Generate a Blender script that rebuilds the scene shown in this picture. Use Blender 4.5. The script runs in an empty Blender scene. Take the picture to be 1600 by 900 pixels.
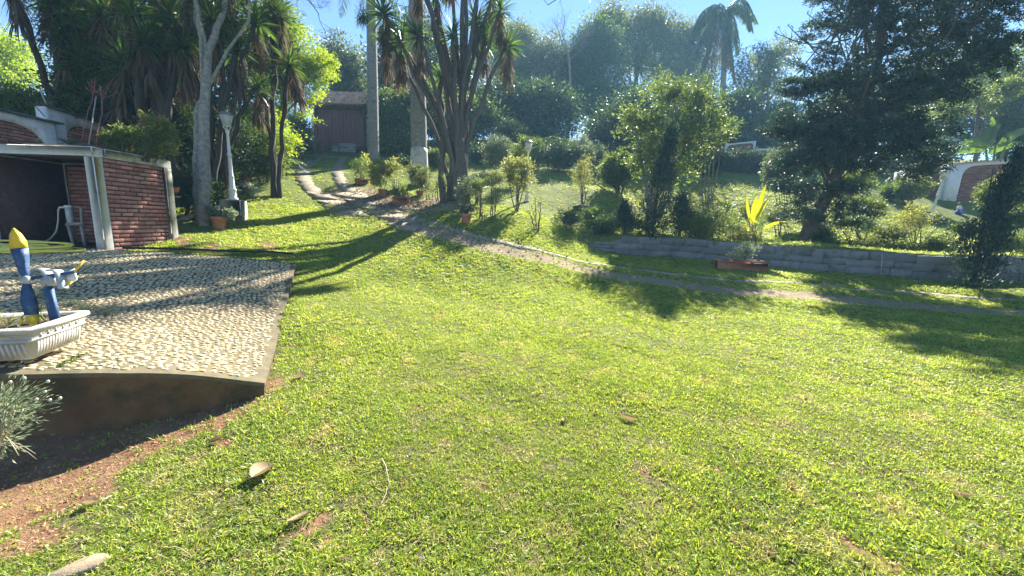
import bpy, math, random
import numpy as np
from mathutils import Vector, Matrix, Euler
rng = np.random.default_rng(7)
random.seed(7)
scene = bpy.context.scene
C = scene.collection

# ------------------------------------------------------------------ camera
F, PITCH, ROLL = 610.0, math.radians(9.4), math.radians(1.7)
CAM = np.array([0, 0, 1.6])
_R0 = np.array([1, 0, 0.]); _U0 = np.array([0, math.sin(PITCH), math.cos(PITCH)])
FW = np.array([0, math.cos(PITCH), -math.sin(PITCH)])
RT = math.cos(ROLL) * _R0 + math.sin(ROLL) * _U0
UP = -math.sin(ROLL) * _R0 + math.cos(ROLL) * _U0
cam = bpy.data.cameras.new("camera"); camo = bpy.data.objects.new("camera", cam); C.objects.link(camo)
camo.matrix_world = Matrix(((RT[0], UP[0], -FW[0], 0), (RT[1], UP[1], -FW[1], 0), (RT[2], UP[2], -FW[2], 1.6), (0, 0, 0, 1)))
cam.sensor_width = 36; cam.lens = 36 * F / 1600; cam.clip_start = 0.05; cam.clip_end = 1500
scene.camera = camo
scene.render.resolution_x, scene.render.resolution_y = 1024, 576

# ------------------------------------------------------------------ light
SUN_AZ, SUN_EL = math.radians(19), math.radians(36)
w = bpy.data.worlds.new("World"); scene.world = w; w.use_nodes = True
nt = w.node_tree; bg = nt.nodes["Background"]
sky = nt.nodes.new("ShaderNodeTexSky"); sky.sky_type = 'NISHITA'; sky.sun_disc = False
sky.sun_elevation = SUN_EL; sky.sun_rotation = SUN_AZ
sky.air_density = 1.0; sky.dust_density = 0.0; sky.ozone_density = 5.0
nt.links.new(sky.outputs[0], bg.inputs[0]); bg.inputs[1].default_value = 0.052
sl = bpy.data.lights.new("sun", 'SUN'); sl.energy = 5.0; sl.angle = math.radians(0.5); sl.color = (1, 0.93, 0.80)
so = bpy.data.objects.new("sun", sl); C.objects.link(so)
sd = Vector((math.sin(SUN_AZ) * math.cos(SUN_EL), math.cos(SUN_AZ) * math.cos(SUN_EL), math.sin(SUN_EL)))
so.rotation_euler = (-sd).to_track_quat('-Z', 'Y').to_euler(); so.location = sd * 60
scene.view_settings.view_transform = 'Standard'; scene.view_settings.look = 'None'
scene.view_settings.gamma = 1; scene.view_settings.exposure = 2.22
scene.cycles.max_bounces = 7; scene.cycles.transparent_max_bounces = 6
scene.cycles.sample_clamp_indirect = 4

# ------------------------------------------------------------------ projection helpers (photo pixels of 1600x900)
def ray(x, y): return FW + (x - 800) / F * RT - (y - 450) / F * UP
def P(x, y, d): return CAM + ray(x, y) * d
def onz(x, y, z=0.):
    v = ray(x, y); return CAM + v * (z - CAM[2]) / v[2]
def proj(wp):
    v = np.asarray(wp) - CAM; d = v @ FW
    return 800 + F * (v @ RT) / d, 450 - F * (v @ UP) / d, d

# ------------------------------------------------------------------ terrain height
WL = np.array([P(*q) for q in [(950, 393, 13.6), (1050, 400, 13.), (1200, 415, 12.), (1400, 430, 11.), (1600, 439, 10.4), (1900, 462, 9.6)]])
LIFT = 0.66
def wall_y(x): return np.interp(x, WL[:, 0], WL[:, 1])
def taper(x):
    t = np.clip((np.asarray(x) - WL[0, 0] + 1.2) / 2.0, 0, 1); return t * t * (3 - 2 * t)
def lift(x, y):
    t = np.clip((y - wall_y(x) + 0.02) / 0.16, 0, 1); u = np.clip((y - wall_y(x) - .3) / 7.0, 0, 1)
    return LIFT * t * t * (3 - 2 * t) * taper(x) * (1 - u * u * (3 - 2 * u))
_low = [(600, 450, 7.9), (600, 400, 9.6), (650, 365, 11.2), (480, 420, 7.9), (400, 395, 8.3), (300, 372, 8.4), (365, 343, 10.4), (445, 470, 5.9),
        (445, 540, 4.55), (560, 345, 11.9), (500, 330, 12.6), (490, 300, 15.), (470, 260, 20.5), (520, 250, 23.5), (535, 241, 26.), (560, 300, 15.2),
        (690, 330, 12.8), (720, 400, 9.9), (800, 450, 8.7), (850, 385, 11.9), (1000, 430, 9.9), (1100, 470, 8.3), (1300, 452, 9.4), (1600, 490, 7.9),
        (1500, 475, 8.9), (900, 500, 6.6), (1200, 600, 4.3), (330, 300, 12.5), (400, 275, 15), (430, 262, 18.5), (640, 285, 17.2), (583, 250, 21.5), (700, 262, 21),
        (715, 315, 14.), (823, 315, 16.3), (900, 300, 18.2), (965, 312, 17.5), (850, 350, 13.6), (900, 400, 11.9), (780, 270, 21), (900, 262, 25)]
_pts = [P(*q) for q in _low] + list(WL[:, :])
for q in [(1600, 404, 11.5), (1400, 394, 12.2), (1200, 380, 13.3), (1050, 371, 14.3), (1453, 345, 18.3), (1497, 325, 20.), (1600, 318, 21.5), (1262, 375, 13.8),
          (1140, 262, 26.), (1100, 310, 19.8), (1250, 330, 18.), (1010, 335, 17.)]:
    a = P(*q); a[2] -= lift(a[0], a[1]); _pts.append(a)
for x, y, z in [(0, 1, 0), (2, 1, 0), (-1.5, 1.2, -.02), (4, 2, 0), (0, 4, 0), (2.5, 4, 0), (6, 4, 0), (-1.5, 3.2, 0.01), (-2.2, 3.3, 0), (-2.86, 2.7, 0), (-3.4, 2.56, 0),
                (-2.7, 2.1, -.09), (-3.3, 1.8, -.14), (-2.0, 1.55, -.05), (0, -3, -.1), (6, -3, 0), (-5, -3, -.3), (12, 2, 0), (-6, 1, -.1), (-9, 4, .5), (-12, 6, 1.1),
                (-9, 8, 1.2), (-13, 10, 2.), (-20, 14, 4), (20, 4, .3), (30, 10, 1.2), (0, 45, 10.5), (-30, 45, 10), (30, 45, 10), (0, 90, 19), (-50, 90, 18), (60, 90, 18), (-30, 20, 6), (40, 28, 4.6), (-16, 30, 7)]:
    _pts.append(np.array([x, y, z], float))
_pts = np.array(_pts)
def _U(r2): return np.where(r2 > 1e-9, r2 * np.log(r2 + 1e-12), 0) * .5
_n = len(_pts); _K = _U(((_pts[:, None, :2] - _pts[None, :, :2]) ** 2).sum(-1)) + np.eye(_n) * 0.35
_Pm = np.c_[np.ones(_n), _pts[:, :2]]
_sol = np.linalg.solve(np.block([[_K, _Pm], [_Pm.T, np.zeros((3, 3))]]), np.r_[_pts[:, 2], 0, 0, 0])
def hbase(x, y):
    x = np.asarray(x, float); y = np.asarray(y, float); sh = x.shape; X = x.ravel(); Y = y.ravel(); out = np.empty(X.size)
    for i in range(0, X.size, 20000):
        r2 = (X[i:i + 20000, None] - _pts[None, :, 0]) ** 2 + (Y[i:i + 20000, None] - _pts[None, :, 1]) ** 2
        out[i:i + 20000] = _U(r2) @ _sol[:_n] + _sol[_n] + _sol[_n + 1] * X[i:i + 20000] + _sol[_n + 2] * Y[i:i + 20000]
    return out.reshape(sh)
def bump(x, y):
    return 0.012 * np.sin(x * 2.1 + 1.3 * np.sin(y * 1.7)) + 0.01 * np.sin(y * 3.3 + x * 1.1) + 0.006 * np.sin(x * 7.1 + y * 5.3)
def H(x, y): return hbase(x, y) + bump(x, y) + lift(x, y)
def h1(x, y): return float(H(np.array([x]), np.array([y]))[0])
def at(px, d):
    """ground point seen in photo column px at depth d"""
    py = 350.
    for _ in range(12):
        a = P(px, py, d); z = h1(a[0], a[1]); py = proj((a[0], a[1], z))[1]
    a = P(px, py, d); a[2] = h1(a[0], a[1]); return a
def G(px, py, dmin=1.0, dmax=45.):
    """first hit of the ray through (px,py) with the terrain"""
    ds = np.geomspace(dmin, dmax, 500); v = ray(px, py); pts = CAM + ds[:, None] * v
    dz = pts[:, 2] - H(pts[:, 0], pts[:, 1]); k = np.where(dz < 0)[0]
    if len(k) == 0: return at(px, dmax * .6)
    k = k[0]
    if k == 0: a = pts[0]
    else:
        t = dz[k - 1] / (dz[k - 1] - dz[k]); a = pts[k - 1] + t * (pts[k] - pts[k - 1])
    return np.array([a[0], a[1], h1(a[0], a[1])])

# ------------------------------------------------------------------ mesh building
class Geo:
    def __init__(s): s.V = []; s.T = []; s.L = {}; s.n = 0
    def add(s, v, f, tint=0.5, mat=0):
        v = np.asarray(v, float).reshape(-1, 3); m = len(v)
        s.V.append(v); s.T.append(np.broadcast_to(np.asarray(tint, float), (m,)).copy())
        if isinstance(f, np.ndarray): s.L.setdefault((f.shape[1], mat), []).append(f + s.n)
        else:
            for q in f: s.L.setdefault((len(q), mat), []).append(np.array([q]) + s.n)
        s.n += m; return s
    def mesh(s, name, mats, smooth=False, origin=(0, 0, 0)):
        me = bpy.data.meshes.new(name); V = np.concatenate(s.V) - np.asarray(origin)
        me.vertices.add(len(V)); me.vertices.foreach_set('co', V.ravel())
        lp = []; st = []; mi = []; o = 0
        for (k, m), arrs in s.L.items():
            a = np.concatenate(arrs); lp.append(a.ravel()); st.append(o + np.arange(len(a)) * k); mi.append(np.full(len(a), m)); o += a.size
        lp = np.concatenate(lp); st = np.concatenate(st); mi = np.concatenate(mi)
        me.loops.add(len(lp)); me.loops.foreach_set('vertex_index', lp.astype(np.int32))
        me.polygons.add(len(st)); me.polygons.foreach_set('loop_start', st.astype(np.int32))
        me.polygons.foreach_set('material_index', mi.astype(np.int32))
        if smooth: me.polygons.foreach_set('use_smooth', np.ones(len(st), bool))
        me.update(calc_edges=True)
        at_ = me.attributes.new('tint', 'FLOAT', 'POINT'); at_.data.foreach_set('value', np.concatenate(s.T).astype(np.float32))
        for m in (mats if isinstance(mats, (list, tuple)) else [mats]): me.materials.append(m)
        return me
def link(name, me, parent=None, loc=(0, 0, 0), rot=(0, 0, 0), scale=(1, 1, 1)):
    o = bpy.data.objects.new(name, me); C.objects.link(o); o.location = loc; o.rotation_euler = rot; o.scale = scale
    if parent is not None: o.parent = parent
    return o
def thing(name, label, cat, loc, group=None, rotz=0.):
    o = bpy.data.objects.new(name, None); C.objects.link(o); o.empty_display_size = .2
    o.location = tuple(loc); o.rotation_euler = (0, 0, rotz); o['label'] = label; o['category'] = cat
    if group: o['group'] = group
    return o
def tag(o, label, cat, group=None):
    o['label'] = label; o['category'] = cat
    if group: o['group'] = group
    return o
def struct(o, label=None):
    o['kind'] = 'structure'
    if label: o['label'] = label
    return o
def part(name, geo, mat, parent, smooth=False):
    """geometry in world coordinates -> child of parent (unrotated parents only)"""
    return link(name, geo.mesh(name, mat, smooth, origin=tuple(parent.location)), parent)

def unit(v): v = np.asarray(v, float); return v / (np.linalg.norm(v, axis=-1, keepdims=True) + 1e-12)
def box(g, lo, hi, tint=.5, mat=0, M=None, bev=0.):
    lo = np.array(lo, float); hi = np.array(hi, float)
    if bev <= 0:
        v = np.array([[x, y, z] for z in (lo[2], hi[2]) for y in (lo[1], hi[1]) for x in (lo[0], hi[0])])
        f = np.array([[0, 2, 3, 1], [4, 5, 7, 6], [0, 1, 5, 4], [2, 6, 7, 3], [0, 4, 6, 2], [1, 3, 7, 5]])
    else:
        v = []; b = min(bev, .45 * float((hi - lo).min())); ids = {}
        for z in (0, 1):
            for y in (0, 1):
                for x in (0, 1):
                    c = np.array([(lo, hi)[x][0], (lo, hi)[y][1], (lo, hi)[z][2]]); s = np.array([1 - 2 * x, 1 - 2 * y, 1 - 2 * z]) * b
                    for ax in range(3):
                        m = s.copy(); m[ax] = 0; ids[(x, y, z, ax)] = len(v); v.append(c + m)
        F4 = []
        for ax in range(3):
            a, b2 = [i for i in range(3) if i != ax]
            for sgn in (0, 1):
                q = []
                for (u, w_) in ((0, 0), (1, 0), (1, 1), (0, 1)):
                    k = [0, 0, 0]; k[ax] = sgn; k[a] = u; k[b2] = w_; q.append(ids[(*k, ax)])
                F4.append(q)
            for (u, w_) in ((0, 0), (0, 1), (1, 0), (1, 1)):   # edges along ax
                k0 = [0, 0, 0]; k0[a] = u; k0[b2] = w_; k1 = list(k0); k1[ax] = 1
                F4.append([ids[(*k0, a)], ids[(*k0, b2)], ids[(*k1, b2)], ids[(*k1, a)]])
        v = np.array(v); f = F4
        T3 = [[ids[(x, y, z, 0)], ids[(x, y, z, 1)], ids[(x, y, z, 2)]] for x in (0, 1) for y in (0, 1) for z in (0, 1)]
        f = F4 + T3
    if M is not None: v = v @ np.array(M)[:3, :3].T + np.array(M)[:3, 3]
    g.add(v, f, tint, mat); return g
def tube(g, pts, rad, sides=7, tint=.5, mat=0, cap=True):
    pts = np.asarray(pts, float); n = len(pts); rad = np.broadcast_to(np.asarray(rad, float), (n,))
    t = unit(np.gradient(pts, axis=0)); ref = np.array([0, 0, 1.]) if abs(t[0][2]) < .8 else np.array([1., 0, 0])
    a = unit(np.cross(t, ref)); 
    for i in range(1, n):
        b = a[i - 1] - t[i] * (a[i - 1] @ t[i]); a[i] = b / (np.linalg.norm(b) + 1e-9)
    b = np.cross(t, a); th = np.arange(sides) * 2 * math.pi / sides
    v = pts[:, None] + rad[:, None, None] * (np.cos(th)[None, :, None] * a[:, None] + np.sin(th)[None, :, None] * b[:, None])
    i, j = np.meshgrid(np.arange(n - 1), np.arange(sides), indexing='ij'); j2 = (j + 1) % sides
    f = np.stack([i * sides + j, i * sides + j2, (i + 1) * sides + j2, (i + 1) * sides + j], -1).reshape(-1, 4)
    g.add(v.reshape(-1, 3), f, tint, mat)
    if cap:
        o = g.n - n * sides
        g.L.setdefault((sides, mat), []).append(np.array([np.arange(sides)[::-1] + o])); g.L[(sides, mat)].append(np.array([np.arange(sides) + o + (n - 1) * sides]))
    return g
def curve(p0, p1, bend=(0, 0, 0), n=8, wig=0.):
    t = np.linspace(0, 1, n)[:, None]; p0 = np.asarray(p0, float); p1 = np.asarray(p1, float)
    p = p0 + (p1 - p0) * t + np.asarray(bend, float) * (4 * t * (1 - t))
    if wig: p[1:-1] += rng.normal(0, wig, (n - 2, 3))
    return p
def lathe(g, prof, n=16, at_=(0, 0, 0), tint=.5, mat=0, ax=None):
    prof = np.array(prof, float); th = np.arange(n) * 2 * math.pi / n
    v = np.stack([prof[:, None, 0] * np.cos(th), prof[:, None, 0] * np.sin(th), np.broadcast_to(prof[:, None, 1], (len(prof), n))], -1)
    m = len(prof); i, j = np.meshgrid(np.arange(m - 1), np.arange(n), indexing='ij'); j2 = (j + 1) % n
    f = np.stack([i * n + j, i * n + j2, (i + 1) * n + j2, (i + 1) * n + j], -1).reshape(-1, 4)
    g.add(v.reshape(-1, 3) + np.asarray(at_), f, tint, mat); return g
def leaves(g, pos, dr, ln, wd, tint, fold=.25, mat=0):
    """kite shaped single leaves"""
    n = len(pos); dr = unit(dr); side = unit(np.cross(dr, rng.normal(size=(n, 3)))); nm = np.cross(dr, side)
    ln = np.broadcast_to(ln, (n,))[:, None]; wd = np.broadcast_to(wd, (n,))[:, None]
    mid = pos + dr * ln * .42 
    v = np.stack([pos, mid + side * wd * .5 + nm * wd * fold, pos + dr * ln - nm * ln * .1, mid - side * wd * .5 + nm * wd * fold], 1).reshape(-1, 3)
    f = np.arange(n * 4).reshape(-1, 4)
    g.add(v, f, np.repeat(np.broadcast_to(tint, (n,)), 4), mat); return g
def blades(g, pos, dr, ln, wd, droop, tint, segs=3, mat=0, fold=0.):
    """long strap leaves bending under their own weight"""
    n = len(pos); dr = unit(dr); ln = np.broadcast_to(ln, (n,)).astype(float); wd = np.broadcast_to(wd, (n,)); droop = np.broadcast_to(droop, (n,))
    side = np.cross(dr, np.array([0, 0, 1.])); bad = np.linalg.norm(side, axis=1) < .05; side[bad] = [1, 0, 0]; side = unit(side)
    side = unit(side + .35 * rng.normal(size=(n, 3)))
    p = pos.copy(); d = dr.copy(); rows = []
    for k in range(segs + 1):
        t = k / segs; wk = wd * (0.75 + 1.0 * t * (1 - t) * 1.2) * (1 - t ** 3) if k < segs else wd * 0.04
        rows += [p - side * wk[:, None] * .5, p + side * wk[:, None] * .5]
        p = p + d * (ln / segs)[:, None]; d = d.copy(); d[:, 2] -= droop / segs; d = unit(d)
    v = np.stack(rows, 1).reshape(-1, 3); m = 2 * (segs + 1)
    f = (np.arange(n)[:, None, None] * m + np.array([[2 * k, 2 * k + 1, 2 * k + 3, 2 * k + 2] for k in range(segs)])[None]).reshape(-1, 4)
    g.add(v, f, np.repeat(np.broadcast_to(tint, (n,)), m), mat); return g
def rdir(n, up=0.):
    v = unit(rng.normal(size=(n, 3))); v[:, 2] += up; return unit(v)

# ------------------------------------------------------------------ materials
def _new(name):
    m = bpy.data.materials.new(name); m.use_nodes = True; n = m.node_tree.nodes; n.clear(); return m, n, m.node_tree.links
def _out(n, l, sh, disp=None):
    o = n.new('ShaderNodeOutputMaterial'); l.new(sh, o.inputs['Surface'])
def _noise(n, l, scale, detail=3., rough=.55, coord='Object', warp=None):
    tc = n.new('ShaderNodeTexCoord') if coord != 'pos' else n.new('ShaderNodeNewGeometry')
    t = n.new('ShaderNodeTexNoise'); t.inputs['Scale'].default_value = scale; t.inputs['Detail'].default_value = detail; t.inputs['Roughness'].default_value = rough
    src = tc.outputs['Position'] if coord == 'pos' else tc.outputs[coord]
    if warp is not None:
        mp = n.new('ShaderNodeMapping'); mp.inputs['Scale'].default_value = warp; l.new(src, mp.inputs[0]); src = mp.outputs[0]
    l.new(src, t.inputs['Vector']); return t.outputs['Fac']
def _math(n, l, op, a, b=None, clamp=False):
    m = n.new('ShaderNodeMath'); m.operation = op; m.use_clamp = clamp
    for i, x in enumerate((a, b)):
        if x is None: continue
        if isinstance(x, (int, float)): m.inputs[i].default_value = x
        else: l.new(x, m.inputs[i])
    return m.outputs[0]
def _mix(n, l, fac, a, b):
    m = n.new('ShaderNodeMix'); m.data_type = 'RGBA'
    if isinstance(fac, (int, float)): m.inputs[0].default_value = fac
    else: l.new(fac, m.inputs[0])
    for k, x in ((6, a), (7, b)):
        if isinstance(x, tuple): m.inputs[k].default_value = (*x, 1) if len(x) == 3 else x
        else: l.new(x, m.inputs[k])
    return m.outputs[2]
def _attr(n, name='tint'):
    a = n.new('ShaderNodeAttribute'); a.attribute_name = name; return a.outputs['Fac']
def _rand(n): return n.new('ShaderNodeObjectInfo').outputs['Random']
def _ramp(n, l, fac, lo, hi):
    m = n.new('ShaderNodeMapRange'); l.new(fac, m.inputs[0]); m.inputs[1].default_value = lo; m.inputs[2].default_value = hi; m.clamp = True; return m.outputs[0]
def _bsdf(n, l, col, rough, spec=.3, nrm=None, metal=0.):
    b = n.new('ShaderNodeBsdfPrincipled')
    if isinstance(col, tuple): b.inputs['Base Color'].default_value = (*col, 1)
    else: l.new(col, b.inputs['Base Color'])
    if isinstance(rough, (int, float)): b.inputs['Roughness'].default_value = rough
    else: l.new(rough, b.inputs['Roughness'])
    b.inputs['Specular IOR Level'].default_value = spec; b.inputs['Metallic'].default_value = metal
    if nrm is not None: l.new(nrm, b.inputs['Normal'])
    return b
def _bump(n, l, hgt, strength, dist=.01):
    b = n.new('ShaderNodeBump'); b.inputs['Strength'].default_value = strength; b.inputs['Distance'].default_value = dist; l.new(hgt, b.inputs['Height']); return b.outputs[0]
def leafmat(name, c1, c2, trans=.5, tcol=None, rough=.52, spec=.22, dead=None, coord='Object', vs=2.2):
    m, n, l = _new(name); f = _math(n, l, 'ADD', _attr(n), _math(n, l, 'MULTIPLY', _math(n, l, 'SUBTRACT', _noise(n, l, vs, 2, coord=coord), .5), .9), True)
    col = _mix(n, l, f, c1, c2)
    if dead is not None: col = _mix(n, l, _ramp(n, l, _noise(n, l, 1.1 if coord == 'Object' else 3.1, 3., coord=coord), .55, .74), col, dead)
    b = _bsdf(n, l, col, rough, spec)
    t = n.new('ShaderNodeBsdfTranslucent')
    hs = n.new('ShaderNodeMix'); hs.data_type = 'RGBA'; hs.blend_type = 'MULTIPLY'; hs.inputs[0].default_value = 1; l.new(col, hs.inputs[6])
    hs.inputs[7].default_value = (*(tcol or (2.0, 2.0, .75)), 1); hs.clamp_result = False; l.new(hs.outputs[2], t.inputs['Color'])
    mx = n.new('ShaderNodeMixShader'); mx.inputs[0].default_value = trans; l.new(b.outputs[0], mx.inputs[1]); l.new(t.outputs[0], mx.inputs[2])
    _out(n, l, mx.outputs[0]); return m
def solid(name, c1, c2, rough=.8, scale=6., bump=.3, bs=40., src='noise', spec=.25, dist=.01, stain=None, stain_scale=2., stain_lo=.5, coord='Object', warp=None, metal=0.):
    m, n, l = _new(name); nz = _noise(n, l, scale, 5, .6, coord, warp)
    fac = _ramp(n, l, nz, .3, .7)
    if src == 'rand': fac = _math(n, l, 'ADD', _math(n, l, 'MULTIPLY', _rand(n), .7), _math(n, l, 'MULTIPLY', fac, .35), True)
    if src == 'attr': fac = _math(n, l, 'ADD', _math(n, l, 'MULTIPLY', _attr(n), .75), _math(n, l, 'MULTIPLY', fac, .3), True)
    col = _mix(n, l, fac, c1, c2)
    if stain is not None: col = _mix(n, l, _ramp(n, l, _noise(n, l, stain_scale, 5, .7, coord), stain_lo, stain_lo + .18), col, stain)
    nm = _bump(n, l, _noise(n, l, bs, 4, .6, coord, warp), bump, dist) if bump else None
    _out(n, l, _bsdf(n, l, col, rough, spec, nm, metal).outputs[0]); return m
M = {}
M['grass'] = leafmat('grass_blades', (.105, .19, .025), (.39, .46, .10), .5, (1.7, 1.6, .65), .42, .35, dead=(.40, .38, .20), coord='pos', vs=1.6)
M['dry'] = leafmat('dry_leaf', (.25, .17, .09), (.42, .33, .22), .25, (1.1, 1., .8), .7, .2)
M['bark_dark'] = solid('dark_bark', (.035, .03, .025), (.085, .07, .055), .95, 9, .8, 30, warp=(3, 3, .6), dist=.03)
M['dark'] = leafmat('dark_foliage', (.028, .052, .030), (.07, .10, .045), .35, (1.6, 1.8, .7), .5)
M['needle'] = leafmat('needle_foliage', (.022, .046, .042), (.06, .095, .07), .22, (1.5, 1.6, .8), .55)
M['mid'] = leafmat('mid_foliage', (.045, .080, .030), (.11, .15, .055), .45, (2., 2., .7))
M['olive'] = leafmat('olive_foliage', (.08, .11, .04), (.17, .19, .08), .4, (1.7, 1.7, .8), dead=(.16, .12, .08))
M['light'] = leafmat('light_foliage', (.07, .11, .03), (.15, .19, .07), .42, (1.8, 1.8, .8))
M['lime'] = leafmat('lime_foliage', (.11, .18, .02), (.24, .29, .045), .58, (2.1, 2.1, .6))
M['silver'] = leafmat('silver_foliage', (.13, .17, .12), (.26, .30, .23), .35, (1.5, 1.6, 1.))
M['grey'] = leafmat('grey_green_foliage', (.07, .10, .07), (.15, .18, .12), .35, (1.6, 1.7, .9))
M['yucca'] = leafmat('yucca_leaves', (.028, .065, .022), (.09, .14, .04), .38, (1.9, 2., .7), .38, .45)
M['skirt'] = leafmat('dead_yucca_leaves', (.075, .055, .040), (.17, .125, .085), .25, (1.3, 1.1, .8), .8, .15)
M['yellow'] = leafmat('yellow_leaves', (.24, .29, .02), (.38, .39, .03), .58, (1.5, 1.4, .5), .45, .3, vs=9.)
M['banana'] = leafmat('banana_leaves', (.045, .09, .025), (.10, .155, .04), .42, (1.9, 1.9, .6))
M['fleck'] = leafmat('yellow_fleck_foliage', (.13, .15, .05), (.27, .28, .11), .5, (1.6, 1.6, .7))
M['flower'] = leafmat('white_flowers', (.55, .55, .45), (.7, .7, .62), .3, (1., 1., 1.))
M['bark'] = solid('bark', (.07, .055, .045), (.15, .125, .10), .9, 9, .8, 30, warp=(3, 3, .6), dist=.03)
M['bark_grey'] = solid('lichen_bark', (.13, .12, .10), (.30, .29, .25), .9, 14, .7, 40, stain=(.42, .43, .38), stain_scale=5, stain_lo=.56, dist=.02)
M['palm'] = solid('palm_trunk', (.16, .15, .13), (.33, .31, .28), .9, 5, .9, 12, warp=(1, 1, 7), stain=(.10, .10, .085), stain_scale=3., stain_lo=.55, dist=.03)
M['palm_white'] = solid('whitewashed_trunk', (.42, .40, .36), (.60, .58, .54), .85, 8, .5, 20, stain=(.25, .23, .2), stain_scale=4)
M['brick'] = solid('brick', (.22, .085, .07), (.50, .25, .20), .85, 12, .6, 60, 'rand', stain=(.12, .06, .055), stain_scale=3., stain_lo=.60, coord='pos')
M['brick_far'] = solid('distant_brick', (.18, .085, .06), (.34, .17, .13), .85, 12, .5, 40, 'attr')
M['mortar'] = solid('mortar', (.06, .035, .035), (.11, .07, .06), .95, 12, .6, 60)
M['white_wall'] = solid('weathered_white_paint', (.56, .56, .55), (.70, .70, .69), .8, 5, .45, 50, stain=(.20, .20, .17), stain_scale=3.5, stain_lo=.57)
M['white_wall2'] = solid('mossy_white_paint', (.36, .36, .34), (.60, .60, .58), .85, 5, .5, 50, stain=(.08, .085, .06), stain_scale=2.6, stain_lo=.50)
M['cream'] = solid('cream_render', (.52, .47, .38), (.64, .60, .52), .85, 3, .3, 40, stain=(.35, .31, .25), stain_scale=1.5)
M['block'] = solid('grey_stone_block', (.12, .12, .125), (.21, .21, .21), .9, 6, .9, 35, 'rand', stain=(.07, .08, .06), stain_scale=2.4, stain_lo=.50, coord='pos')
M['concrete'] = solid('old_concrete', (.17, .145, .105), (.27, .235, .175), .9, 5, .7, 60, stain=(.13, .115, .09), stain_scale=2.2, stain_lo=.54, coord='pos')
M['slab'] = solid('pebble_cement', (.10, .085, .05), (.165, .14, .085), .9, 8, .8, 90, stain=(.065, .062, .035), stain_scale=1.3, stain_lo=.55, coord='pos')
M['rampwall'] = solid('stained_plinth', (.095, .052, .028), (.17, .11, .06), .9, 4, .7, 50, stain=(.05, .05, .03), stain_scale=3.2, stain_lo=.48, coord='pos')
M['pebble'] = solid('cream_pebble', (.36, .28, .15), (.59, .49, .32), .75, 30, .25, 80, 'attr', coord='pos')
M['pebble_o'] = solid('cream_pebble_loose', (.36, .28, .15), (.59, .49, .32), .75, 30, .25, 80, 'rand')
M['terracotta'] = solid('terracotta', (.33, .12, .07), (.48, .20, .12), .85, 9, .3, 60, stain=(.25, .16, .12), stain_scale=4)
M['tile'] = solid('roof_tile', (.50, .26, .17), (.68, .43, .31), .9, 6, .5, 40, 'rand', stain=(.20, .15, .13), stain_scale=3, coord='pos')
M['tile_dark'] = solid('mossy_tile', (.045, .05, .04), (.11, .11, .09), .95, 8, .8, 40, 'rand', coord='pos')
M['gate'] = solid('dark_brown_door', (.13, .06, .058), (.18, .088, .08), .6, 3, .1, 30, warp=(1, 1, .3), coord='pos')
M['iron'] = solid('brown_iron', (.13, .07, .065), (.20, .13, .12), .55, 10, .1, 60)
M['white_metal'] = solid('white_cast_metal', (.55, .55, .54), (.72, .72, .70), .5, 12, .2, 60, stain=(.35, .33, .30), stain_scale=8, stain_lo=.6)
M['lampcap'] = solid('lamp_cap_metal', (.12, .12, .12), (.2, .2, .2), .5, 10, .1, 60)
M['planter'] = solid('white_planter_paint', (.42, .40, .37), (.56, .55, .52), .7, 8, .3, 60, stain=(.34, .29, .21), stain_scale=9, stain_lo=.52)
M['blue'] = solid('worn_blue_paint', (.022, .060, .145), (.035, .09, .21), .55, 20, .3, 60, stain=(.14, .17, .20), stain_scale=22, stain_lo=.54)
M['ypaint'] = solid('worn_yellow_paint', (.62, .40, .02), (.74, .52, .04), .55, 20, .3, 60, stain=(.5, .42, .2), stain_scale=20, stain_lo=.62)
M['tin'] = solid('weathered_tin', (.30, .32, .34), (.48, .50, .52), .5, 18, .3, 60, metal=.2)
M['hose_y'] = solid('yellow_hose', (.66, .56, .06), (.78, .68, .14), .4, 10, 0, spec=.5)
M['hose_p'] = solid('pale_hose', (.45, .42, .30), (.55, .52, .40), .45, 10, 0, spec=.5)
M['black'] = solid('black_plastic', (.012, .012, .012), (.03, .03, .03), .5, 10, 0)
M['pvc'] = solid('pale_pipe', (.24, .22, .20), (.36, .33, .30), .5, 10, .1, 30)
M['car'] = solid('white_car_paint', (.62, .64, .66), (.70, .72, .74), .25, 3, 0, spec=.6)
M['soil'] = solid('dark_soil', (.05, .035, .025), (.10, .07, .05), .95, 20, .9, 60)
M['soil2'] = solid('red_earth_crumbs', (.24, .12, .07), (.42, .25, .15), .95, 20, .5, 60)
M['stone'] = solid('pale_stone', (.19, .15, .10), (.30, .245, .17), .9, 9, .6, 50)
M['wood'] = solid('old_wood', (.16, .12, .08), (.30, .23, .16), .85, 10, .5, 40, warp=(1, 1, .2))
M['twig'] = solid('dry_twig', (.28, .22, .14), (.45, .38, .27), .85, 10, .3, 40)
M['redstalk'] = solid('red_stalks', (.20, .07, .07), (.34, .16, .14), .7, 10, .1, 30)
M['skin'] = solid('figurine_skin', (.52, .33, .25), (.58, .38, .29), .6, 8, 0)
M['bluecloth'] = solid('figurine_blue', (.02, .10, .45), (.03, .14, .55), .6, 8, 0)
M['whitecloth'] = solid('figurine_white', (.62, .62, .62), (.7, .7, .7), .6, 8, 0)
M['hair'] = solid('figurine_hair', (.16, .08, .05), (.22, .12, .07), .7, 8, 0)
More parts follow.
